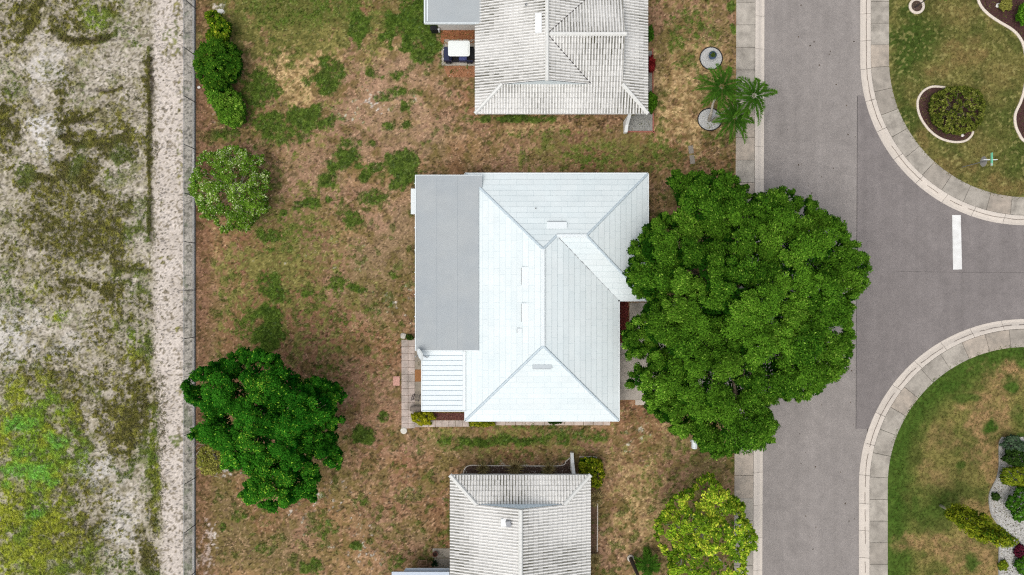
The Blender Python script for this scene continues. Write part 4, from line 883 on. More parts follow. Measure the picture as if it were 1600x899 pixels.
for v_, f_ in GB: gb = MB(); gb.add(v_, f_); gb.build('gable', mg_, shs)
fm = MB(); fm.prism([(sW, sS), (sE, sS), (sE, sN), (sW, sN)], ZE - .18, ZE - .02); fm.build('fascia', M['white'], shs)
wl = MB(); wl.box(sW + ov, sS + ov, -.05, sE - ov, sN - ov, ZE - .185); wl.build('wall', M['wallpaint'], shs)
for x in (-2, 2.4): window(shs, (x, sN - ov + .02, 1.5), 1.3, 1.1, 0)
p = P(794.5, 816, 3.9); mb = MB(); mb.cbox((p.x, p.y, 4.22), (.36, .42, .34), .2, None, .04); mb.build('roof_vent', M['gray'], shs)
mb = MB(); mb.cbox((p.x - .35, p.y, 3.98), (.4, .55, .2), 0, None, .03); mb.build('vent_flashing', M['white'], shs)
a, b = P(612, 894, 2.4), P(702, 960, 2.4); mb = MB(); mb.box(a.x, b.y, 2.3, b.x, a.y, 2.4); mb.build('porch_roof', mat('blue_white_roof', L(186, 196, 206), .6, .05, 2), shs)
a, b = P(634, 888.5, 1.9), P(702, 930, 1.9); mb = MB(); mb.add([(a.x, a.y, 1.85), (b.x, a.y, 1.85), (b.x, a.y - .5, 2.1), (a.x - .4, a.y - .5, 2.1), (a.x, a.y, 1.8), (b.x, a.y, 1.8), (b.x, a.y - .5, 2.05), (a.x - .4, a.y - .5, 2.05)], [(3, 2, 1, 0), (4, 5, 6, 7), (0, 1, 5, 4), (0, 4, 7, 3)]); mb.build('canopy', mat('canopy_white', L(196, 206, 214), .6, .04, 3), shs)
mb = MB(); mb.box(a.x, b.y - 2, -.05, sW + ov, a.y - .75, 2.3); mb.build('porch_wall', M['wallpaint'], shs)
# sloping wing walls
def wing(px0, py0, py1, away, label):
    p0, p1 = P(px0, py0), P(px0, py1); root = empty('wing_wall', p0, label, 'wall'); mb = MB(); w_ = .24
    y0, y1 = p0.y, p1.y; x = p0.x
    vs = []
    for xx in (x - w_ / 2, x + w_ / 2):
        vs += [(xx, y0, 0), (xx, y1, 0), (xx, y1, .45), (xx, (y0 + y1) / 2, 1.0), (xx, y0, 2.3)]
    mb.add(vs, [(0, 1, 2, 3, 4), (9, 8, 7, 6, 5), (1, 0, 5, 6), (2, 1, 6, 7), (3, 2, 7, 8), (4, 3, 8, 9), (0, 4, 9, 5)]); mb.build('wall', M['white'], root); return root
wing(976.5, 190, 209, 1, 'sloping white wing wall beside the gravel planter at the tiled roof corner')
wing(893, 732, 706, 1, 'sloping white wing wall by the dark and yellow bush above the lower house')

# ------------------------------------------------------------------ fence (chain link)
fx = P(305, 0).x; fy0, fy1 = P(0, 905 + 120).y, P(0, -130).y
fence = empty('fence', (fx, 0, 0), 'long grey chain link fence between the sandy track and the back yard', 'fence')
mb = MB()
n = int((fy1 - fy0) / .115); ht = 1.85
r0 = .0035
Vv = []; Ff = []
for k in range(-17, n):
    for sgn in (1, -1):
        ya = fy0 + k * .115; yb = ya + ht
        za, zb = (.06, ht) if sgn > 0 else (ht, .06)
        y_a, y_b = ya, yb
        if y_a < fy0: 
            f = (fy0 - ya) / (yb - ya); za = za + (zb - za) * f; y_a = fy0
        if y_b > fy1:
            f = (fy1 - y_a) / (y_b - y_a); zb = za + (zb - za) * f; y_b = fy1
        if y_b <= y_a: continue
        i = len(Vv); xo = sgn * .004
        for (yy, zz) in ((y_a, za), (y_b, zb)):
            Vv += [(fx + xo - r0, yy - r0, zz), (fx + xo + r0, yy - r0, zz), (fx + xo, yy + r0 * 1.3, zz)]
        Ff += [(i, i + 1, i + 4, i + 3), (i + 1, i + 2, i + 5, i + 4), (i + 2, i, i + 3, i + 5)]
mb.add(Vv, Ff); mb.build('mesh', M['galv'], fence)
mb = MB(); mb.tube([(fx, fy0, ht + .02), (fx, fy1, ht + .02)], .024, 6); mb.build('top_rail', M['galv'], fence)
mb = MB(); mb.tube([(fx - .02, fy0, .07), (fx - .02, fy1, .07)], .02, 6); mb.build('bottom_rail', M['galv'], fence)
for k in range(-2, 16):
    y = P(0, 14.3 + 73.2 * k).y; mb = MB(); mb.tube([(fx + .05, y, -.05), (fx + .05, y, ht + .06)], .032, 8); mb.build('post', mat('post_steel', L(84, 86, 88), .6, .1, 4) if k == -2 else bpy.data.materials['post_steel'], fence)
mb = MB()
yy = fy0
while yy < fy1:
    l_ = random.uniform(2.2, 3.8); v = random.uniform(.85, 1.1); mb.cbox((fx - .14, yy + l_ / 2, .01), (.13, l_ - .02, .07), random.uniform(-.004, .004), tuple(lin((182, 180, 174)) * v), .01); yy += l_
structure(mb.build('mowing_strip', M['concrete']))
mb = MB(); mb.tube([(fx + .02, fy0, .02), (fx + .02, fy1, .02)], .045, 6); structure(mb.build('kerb_board', mat('dark_board', L(92, 88, 82), .9, .2, 3)))

# ------------------------------------------------------------------ trees
OAK = [(1041, 276), (1065, 266), (1100, 270), (1133, 268), (1169, 289), (1175, 307), (1168, 318), (1164, 313), (1195, 302), (1222, 298), (1269, 313), (1287, 336), (1321, 347), (1329, 373), (1352, 396), (1362, 436), (1344, 462), (1332, 483), (1336, 522), (1332, 551), (1321, 585), (1295, 600), (1274, 622), (1222, 624), (1201, 634), (1214, 663), (1211, 687), (1180, 701), (1143, 709), (1096, 705), (1085, 682), (1049, 684), (1046, 663), (1012, 640), (1007, 616), (986, 600), (991, 579), (1012, 569), (1018, 556), (981, 559), (972, 532), (978, 506), (997, 491), (1012, 470), (981, 451), (978, 428), (991, 407), (984, 386), (1007, 365), (1012, 347), (1033, 336), (1059, 334), (1057, 308)]
make_tree('oak_tree', (1112, 452), OAK, 4.4, 9.6, 1.3, 175, .08, [(34, 74, 16), (104, 150, 42), (140, 176, 66)], 31, 'huge dense green oak covering the driveway, pavement and half of the street', trunk_r=.42, nl=26, spacing=.58, sub=14, zj=.24, holes=.0, sprig=.8, bright=.04)
LT = [(283, 604), (302, 578), (330, 568), (350, 558), (371, 544), (396, 549), (434, 554), (444, 575), (461, 589), (475, 599), (496, 589), (520, 599), (538, 617), (524, 637), (520, 650), (540, 651), (524, 669), (524, 693), (536, 714), (527, 735), (507, 724), (496, 714), (470, 710), (489, 724), (501, 742), (489, 759), (496, 783), (475, 776), (451, 790), (420, 797), (396, 790), (375, 776), (385, 759), (392, 745), (382, 738), (350, 731), (347, 710), (323, 693), (295, 683), (312, 665), (326, 655), (309, 637), (291, 624)]
make_tree('broadleaf_tree', (425, 650), LT, 2.6, 7.2, 1.05, 190, .078, [(26, 84, 18), (72, 138, 36), (150, 196, 60)], 33, 'deep green leafy tree in the back yard overhanging the chain link fence', trunk_r=.22, nl=14, spacing=.60, sub=14, sprig=1, zj=.3, bright=.05, holes=.04)
RT = [(1099, 744), (1080, 763), (1049, 775), (1040, 794), (1026, 812), (1023, 837), (1034, 859), (1046, 878), (1043, 905), (1060, 935), (1100, 950), (1145, 940), (1165, 905), (1167, 868), (1181, 857), (1183, 834), (1164, 809), (1163, 791), (1142, 769), (1124, 757), (1111, 741)]
make_tree('yellow_green_tree', (1082, 806), RT, 2.4, 5.2, .62, 62, .105, [(84, 124, 30), (156, 188, 48), (214, 220, 76)], 35, 'loose yellow green tree beside the pavement near the bottom edge', trunk_r=.13, nl=10, spacing=.62, fill=.12, sprig=1, bright=.14, zj=.3, holes=.06, bark='palebark')
# planting behind the fence
shrub('bush', [(320, 22), (332, 15), (348, 26), (360, 38), (358, 62), (346, 76), (328, 74), (322, 56), (328, 42)], 1.9, .5, 130, .085, [(40, 84, 16), (124, 150, 34), (190, 192, 60)], 41, 'small yellow tipped bush topmost of the hedge row along the fence', group=None)
shrub('bush', [(306, 84), (320, 66), (342, 60), (362, 68), (376, 84), (378, 106), (368, 124), (352, 140), (326, 142), (310, 124), (304, 102)], 2.8, .75, 150, .08, [(34, 78, 18), (84, 126, 34), (132, 164, 50)], 42, 'largest dark green bush in the middle of the hedge row by the fence')
shrub('bush', [(318, 130), (350, 128), (372, 146), (384, 166), (382, 190), (364, 202), (346, 190), (334, 168), (322, 150)], 1.6, .6, 120, .08, [(58, 106, 28), (118, 158, 50), (160, 190, 80)], 43, 'light green bush at the lower end of the hedge row by the fence')
shrub('silver_shrub', [(306, 262), (314, 240), (338, 236), (352, 228), (378, 230), (394, 244), (410, 244), (418, 266), (424, 292), (414, 306), (422, 326), (400, 342), (390, 362), (366, 358), (350, 366), (332, 344), (314, 338), (308, 312), (294, 300), (298, 278)], 3.0, .65, 110, .07, [(70, 112, 28), (136, 172, 60), (216, 226, 172)], 44, 'round pale shrub with silvery flecks and bare twigs beside the fence', stems=14, bark='palebark', spacing=.56, fill=.2, sprig=1, holes=.06, bright=.10, zj=.22)
shrub('dry_vine_shrub', [(312, 700), (330, 692), (350, 702), (356, 720), (346, 738), (322, 742), (308, 728)], 1.2, .45, 60, .07, [(110, 120, 40), (176, 170, 90)], 45, 'straggly dry shrub of pale bare twigs below the deep green tree by the fence', stems=10, bark='palebark', spacing=.55, fill=.1)
root = [o for o in COL.objects if o.name.startswith('dry_vine_shrub')][0]; mb = MB(); r_ = random.Random(5)
for k in range(34):
    a = P(r_.uniform(300, 352), r_.uniform(690, 745)); d = Vector((r_.uniform(-1, 1), r_.uniform(-1, 1), 0)).normalized() * r_.uniform(.5, 1.2)
    mb.tube([(a.x, a.y, .1), (a.x + d.x * .5, a.y + d.y * .5, r_.uniform(.3, 1)), (a.x + d.x, a.y + d.y, r_.uniform(.3, 1.2))], [.018, .013, .006], 4)
mb.build('twigs', M['palebark'], root)
# around the central house
shrub('croton', circ(661, 653, 17, 11, seed=2) , .95, .35, 170, .06, [(104, 118, 22), (190, 184, 44), (214, 206, 70)], 51, 'bright yellow croton bush at the corner of the white patio roof')
shrub('croton', [(733, 656), (750, 657), (772, 658), (774, 665), (752, 667), (734, 666)], .6, .22, 190, .05, [(70, 96, 24), (168, 168, 44), (200, 196, 66)], 52, 'low yellow green croton strip squeezed under the white eave')
shrub('small_plant', [(856, 655), (868, 656), (878, 656), (878, 661), (866, 663), (857, 661)], .5, .2, 150, .05, [(26, 44, 20), (60, 84, 34)], 53, 'small dark plant growing on the path under the white eave', 'plant')
shrub('small_plant', circ(640, 527, 6, 4, seed=5), .5, .3, 160, .05, [(40, 62, 24), (80, 104, 40)], 54, 'dark little plant beside the pale rock at the end of the paver path', 'plant')
# north house sides
shrub('bush', circ(1018, 160, 8, 15, seed=6), 1.1, .4, 150, .06, [(48, 88, 20), (90, 130, 34)], 55, 'green bush at the right hand corner of the upper tiled roof')
shrub('bush', circ(1015, 52, 6, 13, seed=7), 1.1, .4, 150, .06, [(44, 84, 22), (80, 118, 34)], 56, 'green bush against the upper part of the tiled roof edge, above the red one')
shrub('bush', circ(1018, 101, 6, 13, seed=8), 1.0, .35, 150, .06, [(92, 24, 26), (150, 52, 50)], 57, 'dark red leaved bush beside the upper tiled roof')
# south house
shrub('bush', [(905, 720), (925, 714), (940, 722), (944, 742), (938, 760), (926, 764), (922, 742), (906, 740)], 1.5, .45, 130, .075, [(34, 70, 14), (150, 156, 34), (190, 186, 60)], 58, 'dark and yellow spotted bush at the corner of the lower tiled roof')
# corner lots
shrub('spreading_shrub', [(1456, 150), (1478, 138), (1505, 134), (1530, 142), (1540, 164), (1535, 190), (1520, 204), (1498, 210), (1476, 206), (1458, 192), (1452, 170)], 1.2, .32, 27, .09, [(64, 80, 26), (128, 134, 56), (156, 158, 84)], 61, 'wide sparse olive green shrub in the oval mulch bed', stems=26, spacing=.66, fill=.0, sprig=1, zj=.3, sub=9)
shrub('bush', circ(1603, 22, 13, 16, seed=9), 1.2, .5, 130, .07, [(70, 120, 26), (120, 168, 50)], 62, 'bright green bush in the mulch bed cut off by the right edge')
shrub('ring_plant', circ(1572, 8, 9, 9, seed=10), .6, .25, 80, .06, [(120, 124, 50), (170, 166, 86)], 63, 'low round yellowish plant in the upper right mulch bed', 'plant', fill=.05)

def palm_frond(mb, c, az_, ln, droop, rise, n=34, lw=.05, ll=.5, cols=None, r=None):
    d = Vector((math.cos(az_), math.sin(az_), 0)); s = Vector((-d.y, d.x, 0)); pts = []
    for i in range(n + 1):
        t = i / n; pts.append(c + d * ln * t * (1 - .12 * t) + Vector((0, 0, rise * t - droop * t * t)))
    mb.tube(pts[::4] + [pts[-1]], .010, 4, tuple(lin((76, 100, 34))))
    for i in range(3, n + 1):
        t = i / n; l_ = ll * math.sin(math.pi * min(1, .18 + t * .8)) ** .7
        for sg in (-1, 1):
            p = pts[i]; dr = (s * sg * (.9 - .45 * t) + d * (.45 + .55 * t) + Vector((0, 0, r.uniform(-.5, .15)))).normalized()
            e = p + dr * l_ * r.uniform(.8, 1.1); m_ = p.lerp(e, .4) + d * lw; m2 = p.lerp(e, .4) - d * lw
            col_ = cols[0] * (1 - t) + cols[1] * t; col_ = tuple(col_ * r.uniform(.7, 1.3)); mb.add([p, m2, e, m_], [(0, 1, 2, 3)], col_)
def palm_crown(root, c, nf, ln, seed, name='frond'):
    r = random.Random(seed); cols = (lin((30, 62, 16)), lin((84, 124, 38)))
    for k in range(nf):
        mb = MB(); palm_frond(mb, Vector(c), 2 * math.pi * k / nf + r.uniform(-.25, .25), ln * r.uniform(.65, 1.08), ln * r.uniform(.6, 1.15), ln * r.uniform(.25, .5), cols=cols, r=r)
        mb.build(name, M['leaf'], root)
b0 = P(1110, 188); pr = empty('palm_tree', b0, 'three headed palm leaning from the round gravel bed over the pavement', 'palm')
for (tb, tc_, z_, sd_, nf, rr0) in (((1108, 189), (1128, 136), 4.2, 1, 12, .10), ((1114, 188), (1178, 150), 4.6, 2, 10, .075), ((1113, 190), (1148, 184), 3.4, 3, 11, .075)):
    a = P(*tb); c = P(*tc_, z_); mb = MB()
    mid = a.lerp(c, .5) + Vector((-.15, .1, -.1)); mb.tube([(a.x, a.y, -.05), a.lerp(mid, .5) + Vector((0, 0, .15)), mid, c + Vector((0, 0, -.1))], [rr0 * 1.5, rr0, rr0 * .8, rr0 * .7], 9); mb.build('trunk', M['palebark'], pr, smooth=True)
    palm_crown(pr, c, nf, 2.15, sd_)
pr = empty('small_palm', P(1012, 862), 'young bright green palm next to the dark post near the bottom edge', 'palm')
palm_crown(pr, P(1012, 884, 1.2), 10, 1.35, 9)
mb = MB(); a = P(1010, 868); c = P(1012, 884, 1.2); mb.tube([(a.x, a.y, -.05), c], [.07, .05], 8); mb.build('trunk', M['bark'], pr)

def round_bed(px, py, r, label, sx=1, sy=1):
    c = P(px, py); root = empty('gravel_bed', c, label, 'garden bed'); mb = MB()
    mb.lathe((c.x, c.y, 0), [(r, -.03), (r, .03), (r * .5, .04), (.01, .045)], 28, None, sx, sy); mb.build('gravel', M['gravel'], root)
    e = MB(); n = 30; pts = [(c.x + (r + .04) * sx * math.cos(2 * math.pi * i / n), c.y + (r + .04) * sy * math.sin(2 * math.pi * i / n), .04) for i in range(n + 1)]
    e.tube(pts, .04, 6, cap=False); e.build('edging', M['black'], root); return root
M['gravel'] = mat('pale_gravel', L(178, 178, 174), .95, .3, 16, .6, 24, detail=3)
round_bed(1111, 91.5, .84, 'round gravel bed with black edging holding a blue pot', 1, 1)
round_bed(1109, 187, .90, 'round gravel bed with black edging under the three headed palm', 1, .92)
c = P(1110.5, 90); pot = empty('plant_pot', (c.x, c.y, .04), 'blue glazed pot with a small plant standing on round gravel bed', 'plant pot')
mb = MB(); mb.lathe((c.x, c.y, .04), [(.16, 0), (.27, .3), (.30, .5), (.32, .52), (.28, .52), (.26, .42)], 20, tuple(lin((70, 88, 112)))); mb.build('pot', M['any'], pot, smooth=False)
p = RNG.normal(0, .09, (160, 3)); p[:, 2] = abs(p[:, 2]) + .55; p += np.array([c.x, c.y, 0]); leaves('foliage', p, RNG.normal(0, .5, (160, 3)) + np.array([0, 0, 1]), np.full(160, .05), .5, lin((78, 96, 40))[None] * RNG.uniform(.5, 1.4, (160, 1)), M['leaf'], pot)
# beds
bed('mulch_bed', [(966.5, 472), (982, 472), (982, 535), (966.5, 535)], (96, 44, 38), (140, 74, 66), 160, .05, 'red brown mulch bed between white roof edge and driveway', 'garden bed', seed=2)
bed('mulch_bed', [(672, 645.5), (745, 645.5), (745, 656.4), (672, 656.4)], (96, 62, 54), (138, 92, 78), 160, .05, 'brown mulch bed right of the yellow croton below the patio roof', 'garden bed', seed=3)
bed('mulch_bed', [(689, 47.5), (745, 47.5), (745, 70), (694, 70), (689, 70)], (140, 92, 62), (190, 134, 96), 160, .05, 'orange brown chip bed above the golf cart', 'garden bed', seed=4, speck=(120, 130, 70))
bed('mulch_bed', [(692, 103.4), (745, 103.4), (745, 121), (700, 121)], (148, 104, 74), (190, 140, 106), 120, .05, 'orange brown chip bed below the golf cart pad', 'garden bed', seed=5, speck=(200, 176, 150))
bed('gravel_planter', [(985, 182), (1020, 172), (1020, 205), (981, 205)], (140, 140, 134), (186, 186, 180), 150, .04, 'grey gravel planter with brick edging at the corner of the tiled house', 'garden bed', seed=6)
bed('gravel_planter', [(1006, 80), (1018.5, 80), (1018.5, 146), (1006, 146)], (130, 128, 120), (170, 168, 160), 120, .04, 'narrow gravel strip with brick edging along the tiled house wall', 'garden bed', seed=7)
bed('garden_bed', [(724, 741), (726, 732), (734, 727.5), (876, 727.5), (893, 714), (897, 714), (897, 746), (724, 746)], (84, 66, 56), (150, 132, 120), 130, .05, 'dark mulch bed with thin white edging above the lower tiled roof', 'garden bed', seed=8, speck=(196, 188, 178))
bed('garden_bed', [(922, 780), (934, 780), (934, 866), (922, 866)], (104, 82, 66), (150, 126, 100), 100, .05, 'narrow mulch strip along the right side of the lower tiled roof', 'garden bed', seed=9)
OVAL = [(1476, 137), (1456, 136), (1442, 143), (1434, 156), (1434, 172), (1440, 188), (1452, 204), (1468, 216), (1488, 222), (1506, 221), (1516, 214), (1520, 206)]
bed('oval_bed', OVAL + [(1528, 190), (1528, 165), (1510, 146), (1494, 142)], (72, 50, 46), (116, 84, 78), 70, .05, 'dark purple brown mulch bed in a broken ring of pale edging', 'garden bed', seed=10)
WAV = [(1527, -60), (1527, -10), (1531, 8), (1543, 22), (1560, 34), (1580, 46), (1592, 58), (1600, 76), (1604, 110), (1600, 140), (1594, 160), (1586, 178), (1586, 195), (1592, 210), (1602, 222), (1640, 240)]
bed('mulch_bed', WAV + [(1700, 240), (1700, -60)], (70, 46, 44), (118, 84, 80), 40, .055, 'large dark mulch bed with wavy pale edging in the upper right corner', 'garden bed', seed=11)
bed('mulch_bed', [(1432 + 9 * math.cos(a), 10 + 9 * math.sin(a)) for a in np.linspace(0, 6.28, 14)[:-1]], (86, 70, 62), (130, 112, 100), 120, .05, 'small round mulch bed in a ring of pale concrete on the corner lawn', 'garden bed', seed=12)
SEB = [(1566, 683), (1562, 690), (1561, 700), (1561, 728), (1558, 745), (1552, 758), (1546, 772), (1546, 790), (1550, 806), (1558, 818), (1561, 832), (1560, 940), (1700, 940), (1700, 683)]
bed('rock_garden', SEB, (176, 174, 168), (214, 212, 206), 60, .055, 'white gravel bed with curved grey edging full of plants at the right', 'garden bed', seed=13, speck=(110, 100, 92))
def edging(pts, w_, h_, m_, label, name='edging', z0=0):
    root = MB(); P3 = [P(*p) for p in pts]
    # resample with Catmull-Rom
    out = []
    for i in range(len(P3) - 1):
        p0, p1, p2, p3 = P3[max(i - 1, 0)], P3[i], P3[i + 1], P3[min(i + 2, len(P3) - 1)]
        for t in np.linspace(0, 1, 5)[:-1]:
            out.append(.5 * ((2 * p1) + (p2 - p0) * t + (2 * p0 - 5 * p1 + 4 * p2 - p3) * t * t + (3 * p1 - p0 - 3 * p2 + p3) * t ** 3))
    out.append(P3[-1]); vs = []; pr_ = [(-.5, -.05), (-.5, h_ * .7), (-.3, h_), (.3, h_), (.5, h_ * .7), (.5, -.05)]
    for i, p in enumerate(out):
        d = (out[min(i + 1, len(out) - 1)] - out[max(i - 1, 0)]).normalized(); s = Vector((d.y, -d.x, 0))
        for f, z in pr_: q_ = p + s * f * w_; vs.append((q_.x, q_.y, z))
    k = 6; fs = [(i * k + j, (i + 1) * k + j, (i + 1) * k + j + 1, i * k + j + 1) for i in range(len(out) - 1) for j in range(5)] + [tuple(range(6)), tuple((len(out) - 1) * 6 + j for j in range(6))[::-1]]
    root.add(vs, fs); o = root.build(name, m_); o.data.update(); return tag(o, label, 'edging')
EDG = mat('edging_concrete', L(214, 202, 186), .85, .1, 5, .1, 30)
edging(OVAL, .17, .10, EDG, 'pale concrete edging in a broken oval around the spreading shrub')
edging(WAV, .2, .10, EDG, 'wavy pale concrete edging of the upper right mulch bed')
edging([(1432 + 10.5 * math.cos(a), 10 + 10.5 * math.sin(a)) for a in np.linspace(0, 2 * math.pi, 18)], .2, .10, EDG, 'small ring of pale concrete edging on the corner lawn')
edging([(724, 742), (726, 733), (734, 727.5), (760, 727.5), (820, 728), (876, 727.5), (884, 721), (893, 713.5)], .07, .08, mat('white_edging', L(206, 198, 186), .8, .1, 6), 'thin white edging with a curved end above the lower tiled roof')
edging([(905, 714), (930, 714), (932, 719)], .07, .08, bpy.data.materials['white_edging'], 'short broken white edging above the dark and yellow bush')
edging([(933.5, 782), (933.5, 820), (933, 862)], .08, .08, bpy.data.materials['white_edging'], 'straight pale edging along the right side of the lower house')
edging([(1019.5, 76), (1020, 110), (1020, 147)], .1, .08, M['brick'], 'thin brick edging beside the red leaved bush')
edging([(1020.5, 172), (1020.5, 205), (1019.5, 206), (978, 206)], .12, .08, M['brick'], 'reddish brick edging around the corner gravel planter')
edging(SEB[0:12], .11, .08, mat('grey_edging', L(150, 148, 142), .85, .15, 8), 'thin grey edging of the white gravel bed at the right')
# garden plants at lower right
gpal = {'dk': [(34, 58, 22), (74, 102, 42)], 'yg': [(84, 112, 28), (160, 168, 48)], 'bl': [(50, 74, 50), (96, 118, 88)], 'rd': [(60, 24, 36), (110, 42, 60)], 'gr': [(44, 88, 22), (94, 140, 44)]}
for i, (x, y, rx, ry, z, k, lab, cat) in enumerate([(1584, 695, 16, 12, .9, 'bl', 'spiky blue green plant at the top of the white gravel bed', 'plant'), (1588, 716, 18, 12, 1.1, 'dk', 'dark green bush second from the top of the white gravel bed', 'bush'),
     (1590, 745, 22, 15, 1.2, 'yg', 'yellow green bush in the middle of the white gravel bed', 'bush'), (1596, 790, 20, 24, 1.6, 'gr', 'bright green bush at the right edge above the purple plant', 'bush'), (1595, 862, 8, 8, .5, 'rd', 'small purple red plant in the white gravel bed', 'plant'), (1598, 884, 9, 12, .7, 'gr', 'green bush in the lowest corner of the gravel bed', 'bush'),
     (1568, 884, 6, 6, .4, 'yg', 'little yellow green plant on white gravel near the lower edge', 'plant'), (1556, 776, 5, 5, .3, 'dk', 'tiny dark plant on the bulge of the gravel bed', 'plant')]):
    shrub('bush' if cat == 'bush' else 'garden_plant', circ(x, y, rx * 1.1, ry * 1.15, seed=20 + i, j=.3), z, .32, 95, .075, gpal[k], 70 + i, lab, cat, sprig=1, zj=.3, spacing=.62, fill=.2)
# tall narrow tree
tb = P(1469, 790); tt = empty('columnar_tree', tb, 'tall narrow yellow green tree with pale trunk on the lower right lawn', 'tree')
mb = MB(); mb.tube([(tb.x, tb.y, -.05), (tb.x, tb.y, 1.2), (tb.x + .05, tb.y, 4), (tb.x, tb.y, 7)], [.11, .09, .06, .02], 8); mb.build('trunk', M['palebark'], tt, smooth=True)
r = np.random.default_rng(8); A = []; Nn = []; Cc = []
for k in range(95):
    z = 1.4 + 6.2 * (k / 95); rad = 1.15 * math.sin(math.pi * min(1, .2 + .72 * (k / 95))) * r.uniform(.6, 1.2) ; a_ = r.uniform(0, 6.28); cc_ = np.array([tb.x + rad * .6 * math.cos(a_), tb.y + rad * .6 * math.sin(a_), z]); n = 90
    w_ = r.normal(0, 1, (n, 3)); w_ /= np.linalg.norm(w_, axis=1, keepdims=True); A.append(cc_ + w_ * .36 * r.uniform(.5, 1.1, (n, 1))); Nn.append(w_ + r.normal(0, .3, (n, 3)) + np.array([0, 0, .5]))
    h_ = r.random(); t = np.clip(h_ * .7 + r.normal(.12, .2, n), 0, 1)[:, None]; Cc.append((lin((48, 80, 18)) * (1 - t) + lin((168, 176, 46)) * t) * r.uniform(.8, 1.2, (n, 1)))
A = np.concatenate(A); leaves('crown', A, np.concatenate(Nn), np.full(len(A), .10), .5, np.concatenate(Cc), M['leaf'], tt)
# young tree in the ring, crown beyond the frame
tb = P(1429, 12); yt = empty('young_tree', tb, 'slim dark stem standing in the small ring bed at the top edge', 'tree')
mb = MB(); mb.tube([(tb.x, tb.y, -.05), (tb.x, tb.y, 1.5), (tb.x + .1, tb.y + .1, 3.2)], [.05, .035, .02], 7); mb.build('trunk', M['dark'], yt)
p = RNG.normal(0, .4, (1500, 3)) + np.array([tb.x + .1, tb.y + .3, 3.6]); leaves('crown', p, RNG.normal(0, .6, (1500, 3)) + np.array([0, 0, 1]), np.full(1500, .07), .5, lin((70, 104, 36))[None] * RNG.uniform(.6, 1.3, (1500, 1)), M['leaf'], yt)
# ornamental grass tufts
def tuft(px, py, n, ln, c1, c2, seed, label):
    r = np.random.default_rng(seed); b = P(px, py); root = empty('grass_tuft', b, label, 'grass tuft', 'dry grass tufts'); V = MB()
    for k in range(n):
        a_ = r.uniform(0, 6.28); l_ = ln * r.uniform(.6, 1.1); d = Vector((math.cos(a_), math.sin(a_), 0)); s = Vector((-d.y, d.x, 0)) * .014
        o_ = b + d * r.uniform(0, .08); m_ = o_ + d * l_ * .35 + Vector((0, 0, l_ * .75)); e = o_ + d * l_ * .85 + Vector((0, 0, l_ * .6)); t = r.random(); c = tuple((lin(c1) * (1 - t) + lin(c2) * t))
        V.add([o_ - s, o_ + s, m_ + s, m_ - s, e], [(0, 1, 2, 3), (3, 2, 4)], c)
    V.build('blades', M['grass'], root)
for i, (x, y, l_, lab) in enumerate([(755, 731, .75, 'left tuft of dry grass in the bed above the lower roof'), (805, 729, 1.0, 'middle and tallest tan grass tuft in the bed above the lower roof'), (857, 731, .75, 'right tuft of dry grass in the bed above the lower roof'), (930, 776, .9, 'straw coloured grass tuft below the dark and yellow bush'), (929, 872, .7, 'straw coloured grass tuft at the lower end of the side strip')]):
    tuft(x, y, 150, l_, (120, 116, 70), (186, 166, 118), 90 + i, lab)

# ------------------------------------------------------------------ golf cart
gx, gy = P(718, 89).x, P(718, 89).y; gc = empty('golf_cart', (gx, gy, .03), 'blue golf cart with white roof parked against the tiled house', 'golf cart')
def cart_part(name, boxes, m_, bev=.03, parent=gc, col=None):
    mb = MB()
    for (cx, cy, cz_, sx, sy, sz) in boxes: mb.cbox((gx + cx, gy + cy, .03 + cz_), (sx, sy, sz), 0, col, bev)
    o = mb.build(name, m_, gc)
    if parent is not gc: o.parent = parent
    return o
NAVY = mat('navy_paint', L(22, 30, 62), .25, .05, 4, spec=.6)
cart_part('body', [(-.85, 0, .52, .62, 1.08, .42), (.55, 0, .42, 1.15, 1.1, .34), (-.2, 0, .26, 1.5, 1.02, .1)], NAVY, .06)
cart_part('bumper', [(-1.17, 0, .38, .08, 1.0, .16), (1.16, 0, .34, .08, 1.0, .14)], M['black'], .02)
cart_part('floor', [(-.3, 0, .34, .6, 1.0, .05)], M['black'], .01)
seat = cart_part('seat', [(.28, 0, .68, .5, 1.0, .14)], mat('seat_blue', L(76, 84, 132), .6, .08, 6), .04)
cart_part('backrest', [(.58, 0, .92, .12, 1.0, .4)], bpy.data.materials['seat_blue'], .03)
cart_part('cargo_bed', [(.92, 0, .64, .48, .98, .08), (1.14, 0, .78, .04, .98, .24), (.92, .47, .76, .46, .04, .2), (.92, -.47, .76, .46, .04, .2)], M['black'], .01)
def rrect(cx, cy, a, b_, r_): return [(cx + sx * (a - r_) + r_ * math.cos(t0 + k * math.pi / 8), cy + sy * (b_ - r_) + r_ * math.sin(t0 + k * math.pi / 8)) for sx, sy, t0 in ((1, 1, 0), (-1, 1, math.pi / 2), (-1, -1, math.pi), (1, -1, 3 * math.pi / 2)) for k in range(5)]
mb = MB(); mb.prism(rrect(gx + .1, gy, .82, .59, .16), 1.84, 1.90); mb.prism(rrect(gx + .1, gy, .70, .47, .12), 1.895, 1.94); mb.build('roof', mat('cart_roof_white', L(222, 226, 220), .45, .03, 3), gc, bevel=.015)
for sx, sy in ((-.62, -.5), (-.62, .5), (.78, -.5), (.78, .5)):
    mb = MB(); mb.tube([(gx + sx * 1.12, gy + sy, .55), (gx + sx, gy + sy, 1.86)], .02, 6); mb.build('roof_post', M['black'], gc)
